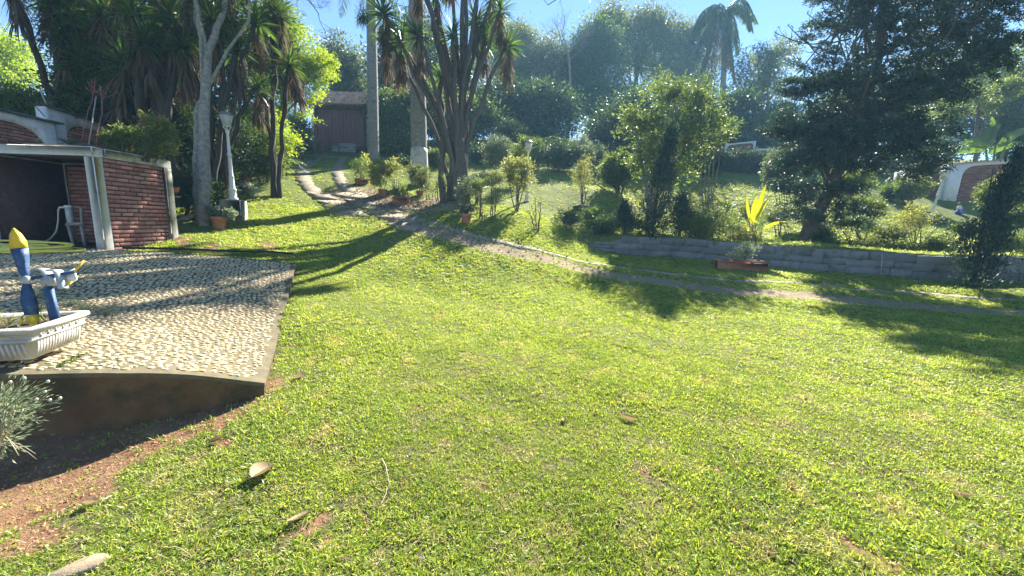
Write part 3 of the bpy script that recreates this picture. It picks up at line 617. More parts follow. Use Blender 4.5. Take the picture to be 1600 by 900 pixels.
# ------------------------------------------------------------------ arched boundary walls
def arch_wall(name, label, p0, p1, z0fn, ztopfn, pil=(.2, .3), drop=.26, rad=.55, thick=.2, bricks='obj', mat='white_wall', tile=True, n=40, mid=None, course=.072, bl=.21, radr=None, cat='wall'):
    p0 = np.array([p0[0], p0[1]]); p1 = np.array([p1[0], p1[1]]); L = np.linalg.norm(p1 - p0); u = (p1 - p0) / L; nr = np.array([u[1], -u[0]])
    base = (p0 + p1) / 2; t = thing(name, label, cat, (base[0], base[1], z0fn(L / 2)))
    def pt(s, off, z): q = p0 + u * s + nr * off; return (q[0], q[1], z)
    def zo(s):
        a = pil[0]; b = L - pil[1]
        if s <= a or s >= b: return None
        e = 0.
        if s - a < rad: e = max(e, 1 - math.sqrt(max(0, 1 - ((rad - (s - a)) / rad) ** 2)))
        rr = radr or rad
        if b - s < rr: e = max(e, 1 - math.sqrt(max(0, 1 - ((rr - (b - s)) / rr) ** 2)))
        return ztopfn(s) - drop - e * (.9 * rad)
    g = Geo(); ss = sorted(set(np.linspace(0, L, n).tolist() + [pil[0] + 1e-3, L - pil[1] - 1e-3] + (pil[0] + rad * (1 - np.cos(np.linspace(0.02, 1.57, 9)))).tolist() + (L - pil[1] - rad * (1 - np.cos(np.linspace(0.02, 1.57, 9)))).tolist()))
    fr = []
    for s in ss:
        lo = zo(s); lo = z0fn(s) - .3 if lo is None else max(lo, z0fn(s) - .3); fr.append((s, lo, ztopfn(s)))
    v = []
    for s, lo, hi in fr: v += [pt(s, .03, lo), pt(s, .03, hi), pt(s, -.001, lo), pt(s, -thick - .02, hi), pt(s, -thick - .02, z0fn(s) - .3)]
    f = []
    for a in range(len(fr) - 1):
        o = a * 5; f += [[o, o + 5, o + 6, o + 1], [o, o + 2, o + 7, o + 5], [o + 1, o + 6, o + 8, o + 3], [o + 3, o + 8, o + 9, o + 4]]
    f += [[0, 1, 3, 4, 2], [len(v) - 5, len(v) - 3, len(v) - 1, len(v) - 2, len(v) - 4]]
    g.add(v, f); part('plaster_frame', g, M[mat], t)
    g = Geo(); v = []; k = 12
    for s in np.linspace(.02, L - .02, k): v += [pt(s, -.012, z0fn(s) - .3), pt(s, -.012, ztopfn(s) - .06)]
    g.add(v, [[2 * a, 2 * a + 2, 2 * a + 3, 2 * a + 1] for a in range(k - 1)]); part('mortar_core', g, M['mortar'], t)
    if bricks == 'obj':
        zb = z0fn(0) ; brick_wall(t, (*p0, zb), u, L, max(ztopfn(0), ztopfn(L)) - zb, course=course, bl=bl, keep=lambda s, z: zo(s) is not None and z < zo(s) - .02 and z > z0fn(s) - .1, proud=.004)
    elif bricks == 'joined':
        g = Geo(); zz = min(z0fn(0), z0fn(L))
        r = 0
        while zz + r * course < max(ztopfn(0), ztopfn(L)):
            s = -bl * .5 * (r % 2)
            while s < L:
                z = zz + r * course + course / 2; c = s + bl / 2; q = zo(min(max(c, 0), L))
                if q is not None and z < q - .02:
                    e = rng.normal(0, .003); a = np.array([pt(s + .008, .004 + e, z - course * .4), pt(s + bl - .008, .004 + e, z - course * .4), pt(s + bl - .008, .004 + e, z + course * .4), pt(s + .008, .004 + e, z + course * .4),
                                  pt(s + .008, -.02, z - course * .4), pt(s + bl - .008, -.02, z - course * .4), pt(s + bl - .008, -.02, z + course * .4), pt(s + .008, -.02, z + course * .4)])
                    g.add(a, np.array([[0, 1, 2, 3], [0, 4, 5, 1], [1, 5, 6, 2], [2, 6, 7, 3], [3, 7, 4, 0]]), rng.random())
                s += bl
            r += 1
        o = part('brick_courses', g, M['brick_far'], t); o['kind'] = 'stuff'
    if tile:
        gm = Geo(); pts = []
        th = np.linspace(0, math.pi, 7); rr = .075
        v = [(x, rr * math.cos(a), rr * math.sin(a) * .8) for x in (0, .34) for a in th]; v = np.array(v); v[7:, 1:] *= .8
        v2 = v.copy(); v2[:, 2] -= .014; gm.add(np.vstack([v, v2]), [[a, a + 1, a + 8, a + 7] for a in range(6)] + [[14 + a, 21 + a, 22 + a, 15 + a] for a in range(6)] + [[a, 14 + a, 15 + a, a + 1] for a in range(6)])
        tm = gm.mesh('coping_tile', M[tile if isinstance(tile, str) else 'tile_dark']); s = 0
        while s < L:
            z = ztopfn(s) + .0
            for off in (-.04, -.14, -.24):
                q = np.array(pt(s, off + .06, z + .004 + .012 * (off == -.14))) - np.array(t.location)
                sl = math.atan2(ztopfn(min(L, s + .3)) - z, .3); link('coping_tile', tm, t, q, (rng.normal(0, .05), -sl + rng.normal(0, .03), math.atan2(u[1], u[0]) + rng.normal(0, .04)))
            s += .27
    return t
def wall_left():
    a = P(-70, 160, 8.0); b = P(84, 191, 9.75); L = np.linalg.norm((b - a)[:2])
    za = P(-70, 157, 8.0)[2]; zb = P(84, 193, 9.75)[2]
    arch_wall('boundary_wall', 'left length of the tiled white boundary wall with a sunken brick panel', a, b, lambda s: 2.0, lambda s: za + (zb - za) * s / L, pil=(.1, .30), drop=.20, rad=.5, radr=.62)
    a = P(68, 165, 9.72); b = P(215, 205, 12.2); L2 = np.linalg.norm((b - a)[:2]); z2 = P(68, 166, 9.72)[2]; z3 = P(215, 210, 12.2)[2]
    arch_wall('boundary_wall', 'higher length of the tiled boundary wall behind the flower stalks', a, b, lambda s: 2.0, lambda s: z2 + (z3 - z2) * s / L2, pil=(.42, .25), drop=.26, rad=.4)
wall_left()
def wall_right():
    a = at(1472, 21.5); b = at(1760, 20.0); L = np.linalg.norm((b - a)[:2]); za = P(1490, 258, 21.4)[2]; zb = P(1600, 250, 21.)[2]; f = lambda s: za + (zb - za) * min(1.6, s / 4.0)
    arch_wall('garden_wall', 'dark red brick wall panel with a white arched frame at the right edge', a, b, lambda s: h1(*(a[:2] + (b - a)[:2] * s / L)) - .1, f, pil=(.66, .3), drop=.17, rad=.55, bricks='joined', tile='tile', course=.08, bl=.24)
    a = at(1395, 24.5); b = at(1466, 21.6); L3 = np.linalg.norm((b - a)[:2]); z1 = P(1440, 262, 23)[2]
    arch_wall('garden_wall', 'brick wall stretch half hidden behind the shrubs left of the white pillar', a, b, lambda s: h1(*(a[:2] + (b - a)[:2] * s / L3)) - .1, lambda s: z1 - .1, pil=(.2, .05), drop=.15, rad=.4, bricks='joined', tile=False)
    a = at(1130, 29); b = at(1177, 28.3); z4 = P(1172, 221, 28.3)[2]; z5 = P(1130, 226, 29)[2]; L4 = np.linalg.norm((b - a)[:2])
    arch_wall('back_wall', 'far brick wall panel with a white edge above the dark hedge', a, b, lambda s: h1(*(a[:2] + (b - a)[:2] * s / L4)) - .1, lambda s: z5 + (z4 - z5) * s / L4, pil=(.15, .14), drop=.12, rad=.3, bricks='joined', tile=False)
    a = at(1178, 28.3); b = at(1235, 28); z6 = P(1178, 233, 28.3)[2]; L5 = np.linalg.norm((b - a)[:2])
    arch_wall('back_wall', 'lower far brick wall panel stepping down to the right above the hedge', a, b, lambda s: h1(*(a[:2] + (b - a)[:2] * s / L5)) - .1, lambda s: z6, pil=(.15, .14), drop=.12, rad=.3, bricks='joined', tile=False)
wall_right()

# ------------------------------------------------------------------ stone retaining wall
def retaining_wall():
    r = thing('retaining_wall', 'low grey block retaining wall holding up the garden on the right', 'wall', (WL[3, 0], WL[3, 1], h1(WL[3, 0], WL[3, 1] - .3)))
    par = np.array(r.location); me = []
    for k in range(5):
        g = Geo(); nx, nz = 8, 4; u_, v_ = np.meshgrid(np.linspace(-.5, .5, nx), np.linspace(-.5, .5, nz)); ed = np.minimum(np.minimum(u_ + .5, .5 - u_) * 3.2, np.minimum(v_ + .5, .5 - v_) * 2.4)
        fy = -.40 - .10 * np.clip(ed * 3, 0, 1) + rng.normal(0, .030, u_.shape); fr_ = np.stack([u_ + rng.normal(0, .006, u_.shape), fy, v_ + rng.normal(0, .02, u_.shape)], -1).reshape(-1, 3); i_, j_ = np.meshgrid(np.arange(nz - 1), np.arange(nx - 1), indexing='ij')
        g.add(fr_, np.stack([i_ * nx + j_, i_ * nx + j_ + 1, (i_ + 1) * nx + j_ + 1, (i_ + 1) * nx + j_], -1).reshape(-1, 4))
        box(g, (-.497, -.41, -.49), (.497, .5, .49)); me.append(g.mesh('stone_block', M['block'], False))
    xs = np.linspace(WL[0, 0] - .5, WL[-1, 0], 60); pl = np.c_[xs, wall_y(xs)]; sg = np.r_[0, np.cumsum(np.linalg.norm(np.diff(pl, axis=0), axis=1))]
    for c in range(3):
        s = -rng.random() * .4
        while s < sg[-1] - .3:
            L = rng.uniform(.4, 1.15); m = s + L / 2
            if m > 0:
                x = np.interp(m, sg, pl[:, 0]); y = np.interp(m, sg, pl[:, 1]); x2 = np.interp(m + .35, sg, pl[:, 0]); y2 = np.interp(m + .35, sg, pl[:, 1]); zb = h1(x, y - .25)
                hh = (.25, .20, .235)[c]; tp = float(taper(x)); z = zb - .03 + ((0, .25, .45)[c] + hh / 2) * max(.55, tp)
                link('stone_block', me[int(rng.integers(5))], r, np.array([x, y + .02 + c * .006 + rng.normal(0, .005), z]) - par, (rng.normal(0, .008), -math.atan2(h1(x2, y2 - .25) - zb, math.hypot(x2 - x, y2 - y)) * (1 if tp > .98 else .3) + rng.normal(0, .006), math.atan2(y2 - y, x2 - x) + rng.normal(0, .008)), (L - .008, .27, hh * max(.55, tp) - .006))
            s += L
    g = Geo(); v = []
    for x in np.linspace(WL[0, 0] - .4, WL[-1, 0], 40):
        y = float(wall_y(x)); zb = h1(x, y - .25); v += [(x, y - .03, zb - .3), (x, y - .03, zb + .58 * max(.5, float(taper(x))))]
    g.add(v, [[2 * a, 2 * a + 2, 2 * a + 3, 2 * a + 1] for a in range(39)]); part('mortar_core', g, M['block'], r)
retaining_wall()

# ------------------------------------------------------------------ broken driveway slabs
def slabs():
    r = struct(link('driveway_slabs', None)); r.name = 'driveway_slabs'; r['label'] = 'broken concrete slabs where the driveway meets the lawn'
    quads = [[(478, 300), (515, 303), (530, 313), (492, 312)], [(492, 313), (531, 314), (556, 325), (508, 325)], [(535, 312), (575, 314), (590, 322), (556, 322)], [(508, 326), (556, 326), (575, 338), (524, 338)], [(559, 324), (600, 323), (632, 333), (585, 336)],
             [(587, 338), (636, 335), (668, 345), (612, 349)], [(606, 350), (660, 347), (655, 361), (628, 361)], [(520, 303), (545, 300), (572, 311), (536, 310)], [(603, 322), (640, 322), (664, 332), (636, 332)]]
    for q in quads:
        c = np.array([G(*p_) for p_ in q]); m = c.mean(0); dz = rng.uniform(-.01, .02); g = Geo(); ring = []
        for a in range(4):
            for t in (0, .33, .66): p_ = c[a] * (1 - t) + c[(a + 1) % 4] * t; ring.append(p_ + (m - p_) * .03 + np.r_[rng.normal(0, .045, 2), 0])
        ring = np.array(ring); ring[:, 2] = H(ring[:, 0], ring[:, 1]) + .018 + dz; lo = ring.copy(); lo[:, 2] -= .09; n = 12; mm = ring.mean(0); mm[2] = h1(mm[0], mm[1]) + .022 + dz
        g.add(np.vstack([ring, lo, [mm]]), [[a, (a + 1) % n, 2 * n] for a in range(n)] + [[a, n + a, n + (a + 1) % n, (a + 1) % n] for a in range(n)])
        link('slab', g.mesh('slab', M['concrete']), r)
slabs()

# ------------------------------------------------------------------ garage at the top of the drive
def garage():
    D = 26.; c = at(531, D); z0 = P(531, 240, D)[2]
    t = thing('garage', 'brown doored garage with a clay tile roof at the top of the driveway', 'garage', (c[0], c[1], z0))
    sc = D / F; k = 1.0
    def X(px): return P(px, 240, D)[0]
    def Z(py, px=531): return P(px, py, D)[2]
    y = c[1]
    xl, xr = X(490), X(573); zt = Z(178)
    g = Geo(); box(g, (xl - .2, y + .3, z0 - .5), (xl + .15, y + 4.5, zt)); box(g, (xr + .02, y + .02, z0 - .8), (xr + .25, y + 4.5, zt)); box(g, (xl + .151, y + 4.2, z0 - .5), (xr + .019, y + 4.45, zt)); part('wall', g, M['cream'], t)
    g = Geo(); box(g, (xl - .7, y + .5, z0 - .5), (xl - .201, y + .7, Z(200))); part('side_wall', g, M['cream'], t)
    g = Geo(); box(g, (xr + .25, y - .1, z0 - 1.), (xr + .85, y + .25, Z(180)), bev=.02); part('pillar', g, M['white_wall'], t)
    g = Geo(); box(g, (xr - .24, y - .06, z0 - .5), (xr + .0, y + .24, Z(173)), bev=.02); part('door_post', g, M['iron'], t)
    g = Geo(); box(g, (xl + .16, y - .06, z0 - .5), (xl + .3, y + .2, Z(173)), bev=.02); part('door_post', g, M['iron'], t)
    # raised door: a panel of wide vertical boards
    d = Geo(); box(d, (xl + .302, y + .1, Z(226)), (xr - .242, y + .14, Z(172))); dr = part('raised_door', d, M['gate'], t)
    n = 12; wd = (xr - .26 - xl - .31) / n; bm = Geo(); box(bm, (-.5, -.5, -.5), (.5, .5, .5)); bm = bm.mesh('board', M['gate'])
    for i in range(n): link('board', bm, dr, np.array([xl + .31 + wd * (i + .5), y + .085, (Z(226) + Z(173)) / 2]) - np.array(t.location), (0, 0, 0), (wd - .02, .028, Z(173) - Z(226) - .02))
    g = Geo(); box(g, (xl - .1, y - .1, Z(173)), (xr + .12, y + .15, Z(168)), bev=.01); part('lintel', g, M['wood'], t)
    # roof: clay pan tiles in three rows
    zr0 = Z(170) + .06; zr1 = P(531, 153, D + 2.4)[2]; yr0 = y - .55; yr1 = y + 1.9; x0, x1 = X(487) - .15, X(575) + .05
    g = Geo(); v = [(x0, yr0, zr0 - .05), (x1, yr0, zr0 - .05), (x1, yr1, zr1 - .05), (x0, yr1, zr1 - .05)]; v += [(a, b, c_ - .08) for a, b, c_ in v]
    g.add(v, [[0, 1, 2, 3], [4, 7, 6, 5], [0, 4, 5, 1], [1, 5, 6, 2], [3, 2, 6, 7], [0, 3, 7, 4]]); part('roof_deck', g, M['wood'], t)
    g = Geo(); th = np.linspace(0, math.pi, 7); v = np.array([(.11 * math.cos(a), yy, .075 * math.sin(a)) for yy in (0, .9) for a in th]); v[7:] *= [.82, 1, .82]; vi = v - [0, 0, .02]
    g.add(np.vstack([v, vi]), [[a, a + 7, a + 8, a + 1] for a in range(6)] + [[14 + a, 15 + a, 22 + a, 21 + a] for a in range(6)] + [[a, a + 1, 15 + a, 14 + a] for a in range(6)]); tm = g.mesh('roof_tile', M['tile'], False)
    nt_ = int((x1 - x0) / .225); sl = math.atan2(zr1 - zr0, yr1 - yr0)
    for i in range(nt_):
        for r in range(4):
            yy = yr0 - .08 + r * .63; zz = zr0 - .03 + (zr1 - zr0) * (yy - yr0) / (yr1 - yr0) + r * .006
            link('roof_tile', tm, t, np.array([x0 + .11 + i * (x1 - x0 - .2) / (nt_ - 1), yy, zz]) - np.array(t.location), (sl + rng.normal(0, .01), 0, rng.normal(0, .02)))
    g = Geo()
    for i in range(9): box(g, (x0 + .1 + i * .42, yr0 + .02, zr0 - .2), (x0 + .17 + i * .42, yr0 + .8, zr0 - .131))
    part('rafter_ends', g, M['wood'], t)
    g = Geo(); v = [(xl - .4, y - 1.6, h1(xl - .4, y - 1.6) + .02), (xr + .4, y - 1.6, h1(xr + .4, y - 1.6) + .02), (xr + .4, y + 4.5, z0), (xl - .4, y + 4.5, z0)]; v += [(a, b, q - .5) for a, b, q in v]
    g.add(v, [[0, 1, 2, 3], [0, 4, 5, 1], [1, 5, 6, 2], [3, 7, 4, 0]]); struct(link('garage_apron', g.mesh('garage_apron', M['concrete'])), 'concrete apron before the garage')
    # leaning iron grille gate
    gt = thing('grille_gate', 'pinkish iron bar gate leaf standing ajar at the left of the garage opening', 'gate', (X(505), y - .35, z0))
    for px in (498, 501.5, 505, 508.5, 512): g = Geo(); tube(g, [(X(px), y - .35, z0), (X(px - 1.2), y - .35, Z(197))], .028, 5); part('bar', g, M['redstalk'], gt)
    for py in (221, 234): g = Geo(); box(g, (X(497), y - .37, Z(py)), (X(513), y - .33, Z(py) + .05)); part('rail', g, M['redstalk'], gt)
    g = Geo(); pr = thing('sliding_gate', 'low horizontal bar gate in front of the parked white car', 'gate', (X(549), y - .3, z0))
    for i in range(5): g = Geo(); box(g, (X(533), y - .32, z0 + .06 + i * .12), (X(560), y - .28, z0 + .11 + i * .12)); part('bar', g, M['tin'], pr)
    for px in (533, 560): g = Geo(); box(g, (X(px) - .02, y - .34, z0), (X(px) + .03, y - .26, z0 + .7)); part('gate_post', g, M['iron'], pr)
    # parked car seen nose first under the door
    cx, cy = X(527), y + 1.0; car = thing('parked_car', 'white car parked inside the garage, only its low front showing', 'car', (cx, cy, z0 + .02)); zc = z0 + .02
    prof = [(0, .22), (-.02, .50), (.10, .68), (.95, .84), (1.5, 1.32), (2.6, 1.34), (3.0, .9), (3.05, .25)]; hw = [.78, .80, .80, .80, .62, .62, .74, .76]
    g = Geo(); v = []
    for (yy, zz), w_ in zip(prof, hw): v += [(cx - w_, cy + yy, zc + zz), (cx + w_, cy + yy, zc + zz)]
    n = len(prof); f = [[2 * a, 2 * a + 1, 2 * a + 3, 2 * a + 2] for a in range(n - 1)] + [[2 * a for a in range(n)][::-1], [2 * a + 1 for a in range(n)]] + [[0, 2 * n - 2, 2 * n - 1, 1]]
    g.add(v, f); part('body', g, M['car'], car)
    g = Geo(); g.add([(cx - .70, cy + .99, zc + .872), (cx + .70, cy + .99, zc + .872), (cx + .58, cy + 1.47, zc + 1.31), (cx - .58, cy + 1.47, zc + 1.31)], [[0, 1, 2, 3]]); part('windscreen', g, M['carglass'], car)
    g = Geo(); box(g, (cx - .8, cy - .08, zc + .26), (cx + .8, cy + .02, zc + .44), bev=.03); part('bumper', g, M['car'], car)
    g = Geo(); box(g, (cx - .35, cy - .05, zc + .5), (cx + .35, cy - .012, zc + .6)); part('radiator_grille', g, M['black'], car)
    for s in (-1, 1):
        g = Geo(); lathe(g, [(0, -.03), (.09, -.03), (.11, 0), (.11, .02)], 10, (0, 0, 0)); g.V[0] = g.V[0][:, [0, 2, 1]] + [cx + s * .58, cy - .03, zc + .57]; part('headlight', g, M['glass'], car)
        for yy in (.65, 2.4): g = Geo(); lathe(g, [(0, 0), (.2, 0), (.29, .02), (.29, .16), (.2, .18), (0, .18)], 14); g.V[0] = g.V[0][:, [2, 0, 1]] * [s, 1, 1] + [cx + s * .66, cy + yy, zc + .29]; part('wheel', g, M['black'], car)
garage()

# ------------------------------------------------------------------ lamps
def lamp(base, hgt, label, tilt=(0, 0), s=1., group='white garden lamp posts'):
    """cast post (hgt to the lantern's foot) with a six sided lantern"""
    t = thing('lamp_post', label, 'lamp', base, group); x, y, z = 0, 0, 0
    par = Vector(base); t.rotation_euler = (tilt[0], tilt[1], 0)
    def p(name, g, m, parent=t, sm=False): return link(name, g.mesh(name, M[m], sm), parent)
    h = hgt
    g = Geo(); lathe(g, [(0, 0), (.115 * s, 0), (.115 * s, .04), (.085 * s, .06), (.078 * s, .22), (.092 * s, .24), (.092 * s, .27), (.066 * s, .30), (.058 * s, .55)], 14); p('base', g, 'white_metal')
    g = Geo(); lathe(g, [(.05 * s, .551), (.062 * s, .57), (.062 * s, .60), (.046 * s, .62), (.040 * s, h * .62), (.055 * s, h * .63), (.055 * s, h * .66), (.038 * s, h * .68), (.032 * s, h - .08), (.05 * s, h - .06), (.05 * s, h - .03), (.03 * s, h), (0, h)], 12); p('post', g, 'white_metal', sm=False)
    g = Geo()
    for k in range(6):
        a = k * math.pi / 3 + .26; tube(g, [(.03 * s * math.cos(a), .03 * s * math.sin(a), h - .02), (.10 * s * math.cos(a), .10 * s * math.sin(a), h + .07), (.078 * s * math.cos(a), .078 * s * math.sin(a), h + .105)], .008, 4)
        tube(g, [(.080 * s * math.cos(a), .080 * s * math.sin(a), h + .10), (.155 * s * math.cos(a), .155 * s * math.sin(a), h + .36)], .009, 4)
    lathe(g, [(.02, h + .085), (.088 * s, h + .085), (.088 * s, h + .105), (.02, h + .105)], 6, tint=.5); fr = p('lantern_frame', g, 'white_metal')
    for k in range(6):
        a0, a1 = k * math.pi / 3 + .30, (k + 1) * math.pi / 3 + .22; r0, r1 = .080 * s, .150 * s
        v = [(r0 * math.cos(a0), r0 * math.sin(a0), h + .108), (r0 * math.cos(a1), r0 * math.sin(a1), h + .108), (r1 * math.cos(a1), r1 * math.sin(a1), h + .352), (r1 * math.cos(a0), r1 * math.sin(a0), h + .352)]
        v += [(.96 * q[0], .96 * q[1], q[2]) for q in v]; g = Geo(); g.add(v, [[0, 1, 2, 3], [7, 6, 5, 4], [0, 4, 5, 1], [1, 5, 6, 2], [2, 6, 7, 3], [3, 7, 4, 0]]); p('pane', g, 'glass', fr)
    g = Geo(); lathe(g, [(0, h + .356), (.165 * s, h + .356), (.178 * s, h + .37), (.15 * s, h + .40), (.09 * s, h + .43), (.03 * s, h + .45), (.022, h + .48), (0, h + .50)], 12); p('roof', g, 'lampcap')
    return t
lb = at(367, 10.4)
g = Geo(); pz = h1(lb[0], lb[1]); ped = Geo(); box(ped, (-.24, -.22, -.15), (.24, .22, .50), bev=.02)
pd = link('lamp_pedestal', ped.mesh('lamp_pedestal', M['white_wall2']), None, (lb[0], lb[1], pz), (0, 0, .25)); tag(pd, 'square grey painted concrete block carrying the left lamp post', 'pedestal')
lamp((lb[0], lb[1], pz + .5), top_at(np.array([lb[0], lb[1], pz]), 203) - pz - .5, 'tall white lamp post on a concrete block beside the left tree trunks', (0, -.0))
lm = at(823, 16.3); lamp(lm, 1.98, 'white lamp post rising from the shrub in the middle of the garden')
lr = at(1453, 18.3); lamp(lr, 1.85, 'leaning white lamp post on the lawn before the right brick wall', (0, .10), 1.1)
g = Geo(); lathe(g, [(0, -.1), (.5, -.1), (.48, .05), (.3, .09), (0, .10)], 12); tag(link('soil_mound', g.mesh('soil_mound', M['soil']), None, (lr[0], lr[1], lr[2] - .02)), 'dark soil mound round the foot of the leaning lamp', 'mound')

# ------------------------------------------------------------------ vegetation builders
def PD(px, py, d): return P(px, py, d)
def blob(px, py, rx, ry, d, zr=None):
    """crown lobe seen at (px,py) with pixel radii at depth d -> world centre and radii"""
    c = P(px, py, d); k = d / F; return c, np.array([rx * k, (zr or min(rx, ry * 1.2)) * k * .9, ry * k])
def crown(g, blobs, nclump, per, ln, asp=.5, rc=.35, surf=.45, up=.1, tint=(.0, 1.), flat=.7, mat=0, shell=0.):
    vol = np.array([np.prod(b[1]) ** .66 for b in blobs]); vol /= vol.sum(); ks = rng.choice(len(blobs), nclump, p=vol)
    u = unit(rng.normal(size=(nclump, 3))); r = rng.random(nclump) ** surf
    cc = np.array([blobs[k][0] for k in ks]) + u * r[:, None] * np.array([blobs[k][1] for k in ks])
    cc = cc + rng.normal(0, rc * .3, cc.shape)
    pos = np.repeat(cc, per, 0); off = rng.normal(size=(len(pos), 3)) * rc * [1, 1, flat] * np.repeat(rng.uniform(.5, 1.3, nclump), per)[:, None]
    pos = pos + off * .62; dr = unit(off + rng.normal(0, rc, off.shape) + [0, 0, up * rc])
    tc = np.clip(np.repeat(rng.normal(.5, .22, nclump), per) + rng.normal(0, .16, len(pos)), tint[0], tint[1])
    l = ln * rng.uniform(.6, 1.25, len(pos)); leaves(g, pos, dr, l, l * asp, tc, mat=mat); return cc
def limbs(g, cc, k, start, r0, sides=5, wig=.08, sag=.1, lo=.15):
    """limbs from points along the trunk polyline to clump centres"""
    start = np.asarray(start); n = len(start)
    if len(cc) == 0: return
    for c in cc[rng.choice(len(cc), min(k, len(cc)), replace=False)]:
        t = rng.uniform(lo, 1) * (n - 1); i = int(min(t, n - 2)); s = start[i] + (start[i + 1] - start[i]) * (t - i)
        L = np.linalg.norm(c - s); r = max(.006, r0 * min(1, .35 + L * .12) * rng.uniform(.4, .8))
        tube(g, curve(s, c, (0, 0, L * sag), 6, L * .03 + wig * .2), np.linspace(r, r * .25, 6), sides, cap=False)
def plant(name, label, cat, base, blobs, mat, nclump, per, ln, asp=.5, rc=.35, trunks=None, tr=.12, bark='bark', group=None, k=14, surf=.45, up=.1, flat=.7, crown_name='crown', sag=.1, extra=None, lo=.15, wig=.03, limb_r=None):
    t = thing(name, label, cat, base, group); g = Geo(); cc = crown(g, blobs, nclump, per, ln, asp, rc, surf, up, flat=flat)
    if extra: extra(g)
    part(crown_name, g, M[mat] if isinstance(mat, str) else [M[m] for m in mat], t)
    g = Geo(); b = np.array(base)
    if trunks is None: c = np.mean([q[0] for q in blobs], 0); trunks = [[b, b * .4 + c * .6 + [.0, 0, -.1], c]]
    for i, tk in enumerate(trunks):
        tk = [np.array(q, float) for q in tk]; tk[0] = tk[0] - [0, 0, .15]; pts = []
        for a_, b_ in zip(tk[:-1], tk[1:]): pts += list(curve(a_, b_, (0, 0, 0), 5, wig)[:-1])
        pts.append(tk[-1]); pts = np.array(pts); r = tr if not isinstance(tr, (list, tuple)) else tr[i]
        tube(g, pts, np.linspace(r * 1.15, r * .4, len(pts)), 8); 
        limbs(g, cc, max(2, k // len(trunks)), pts, limb_r or r * .6, sag=sag, lo=lo)
    part('trunk' if (tr if not isinstance(tr, (list, tuple)) else max(tr)) > .05 else 'stem', g, M[bark], t); return t

# yucca heads and their dry skirts, shared between all the yuccas
def _rosette(seed, n=110, L=.72, wd=.045):
    g = Geo(); r = np.random.default_rng(seed); th = r.uniform(0, 6.28, n); po = np.arccos(1 - r.random(n) * 1.45); z = np.cos(po)
    dr = np.c_[np.sin(po) * np.cos(th), np.sin(po) * np.sin(th), z]; pos = np.c_[dr[:, :2] * .04, -.14 * (1 - z) + .03 * r.random(n)]
    blades(g, pos, dr, L * r.uniform(.7, 1.1, n), wd * r.uniform(.8, 1.2, n), .25 + .5 * (po / 1.9), np.clip(r.normal(.5, .25, n), 0, 1), 3); return g.mesh('leaf_rosette', M['yucca'])
def _skirt(seed, n=150, L=.66, D=1.0):
    g = Geo(); r = np.random.default_rng(seed); th = r.uniform(0, 6.28, n); dz = r.random(n) ** .8
    dr = np.c_[np.cos(th) * .55, np.sin(th) * .55, -r.uniform(.4, 1.6, n)]; pos = np.c_[.05 * np.cos(th), .05 * np.sin(th), -.12 - D * dz]
    blades(g, pos, dr, L * r.uniform(.6, 1.15, n), .035 * r.uniform(.7, 1.3, n), 1.6, r.random(n), 3); return g.mesh('dead_leaf_skirt', M['skirt'])
ROS = [_rosette(k) for k in (1, 2, 3)]; SKI = [_skirt(k) for k in (4, 5)] + [_skirt(6, 90, .5, .35)]
def yucca(name, label, base, stems, r0=.16, group=None, bark='bark', scale=1.):
    """stems: (px, py, depth, scale, skirt 0..2 or None, bend)"""
    t = thing(name, label, 'yucca', base, group); b = np.array(base); par = b; g = Geo()
    for st in stems:
        px, py, d, s, sk = st[:5]; tip = P(px, py, d) if py is not None else st[6]; j = b + np.r_[rng.normal(0, .14, 2), 0] - [0, 0, .1]
        L = np.linalg.norm(tip - j); dd = (tip - j); hb = np.r_[-dd[:2] * .16, .10 * L]; hb[2] = -.03 * L if abs(dd[0]) > 1.0 else 0
        c = curve(j, tip, hb * (1.2 if len(st) < 6 else st[5]), 12, .035); tube(g, c, np.linspace(r0 * rng.uniform(.6, .9), .055 * scale, 12), 7)
        ax = Vector(c[-1] - c[-2]).normalized() * .7 + Vector((0, 0, .5)); q = ax.to_track_quat('Z', 'Y').to_euler()
        link('leaf_rosette', ROS[int(rng.integers(3))], t, tip - par, (q.x + rng.normal(0, .1), q.y, rng.uniform(0, 6.28)), (s, s, s))
        if sk is not None: link('dead_leaf_skirt', SKI[sk], t, tip - par, (rng.normal(0, .06), rng.normal(0, .06), rng.uniform(0, 6.28)), (s, s, s))
    part('trunk', g, M[bark], t, True); return t
def frond(g, p0, dr, L, droop, nl=26, ll=.5, hang=.7, wd=.035, mat=0, rmat=0, t0=.12, tint=(.2, .8)):
    n = 12; p = np.array(p0, float); d = unit(np.array(dr, float)); pts = [p.copy()]
    for i in range(n): d = unit(d + np.array([0, 0, -droop / n])); p = p + d * L / n; pts.append(p.copy())
    pts = np.array(pts); tube(g, pts, np.linspace(.028, .006, n + 1) * (L / 2.5) ** .5, 4, cap=False, mat=rmat, tint=.3)
    t = np.linspace(t0, 1, nl); idx = t * n; i = np.minimum(idx.astype(int), n - 1); q = pts[i] + (pts[i + 1] - pts[i]) * (idx - i)[:, None]; tg = unit(pts[i + 1] - pts[i])
    sd = unit(np.cross(tg, [0, 0, 1.])); l = ll * (np.sin(np.clip(t * 1.05, 0, 1) * math.pi) ** .5 * .8 + .25)
    for s in (-1, 1):
        D = sd * s + tg * .45 + np.array([0, 0, -hang]) * rng.uniform(.6, 1.3, nl)[:, None]; blades(g, q.copy(), D, l * rng.uniform(.85, 1.1, nl), wd, hang * .9, rng.uniform(*tint, nl), 2, mat)

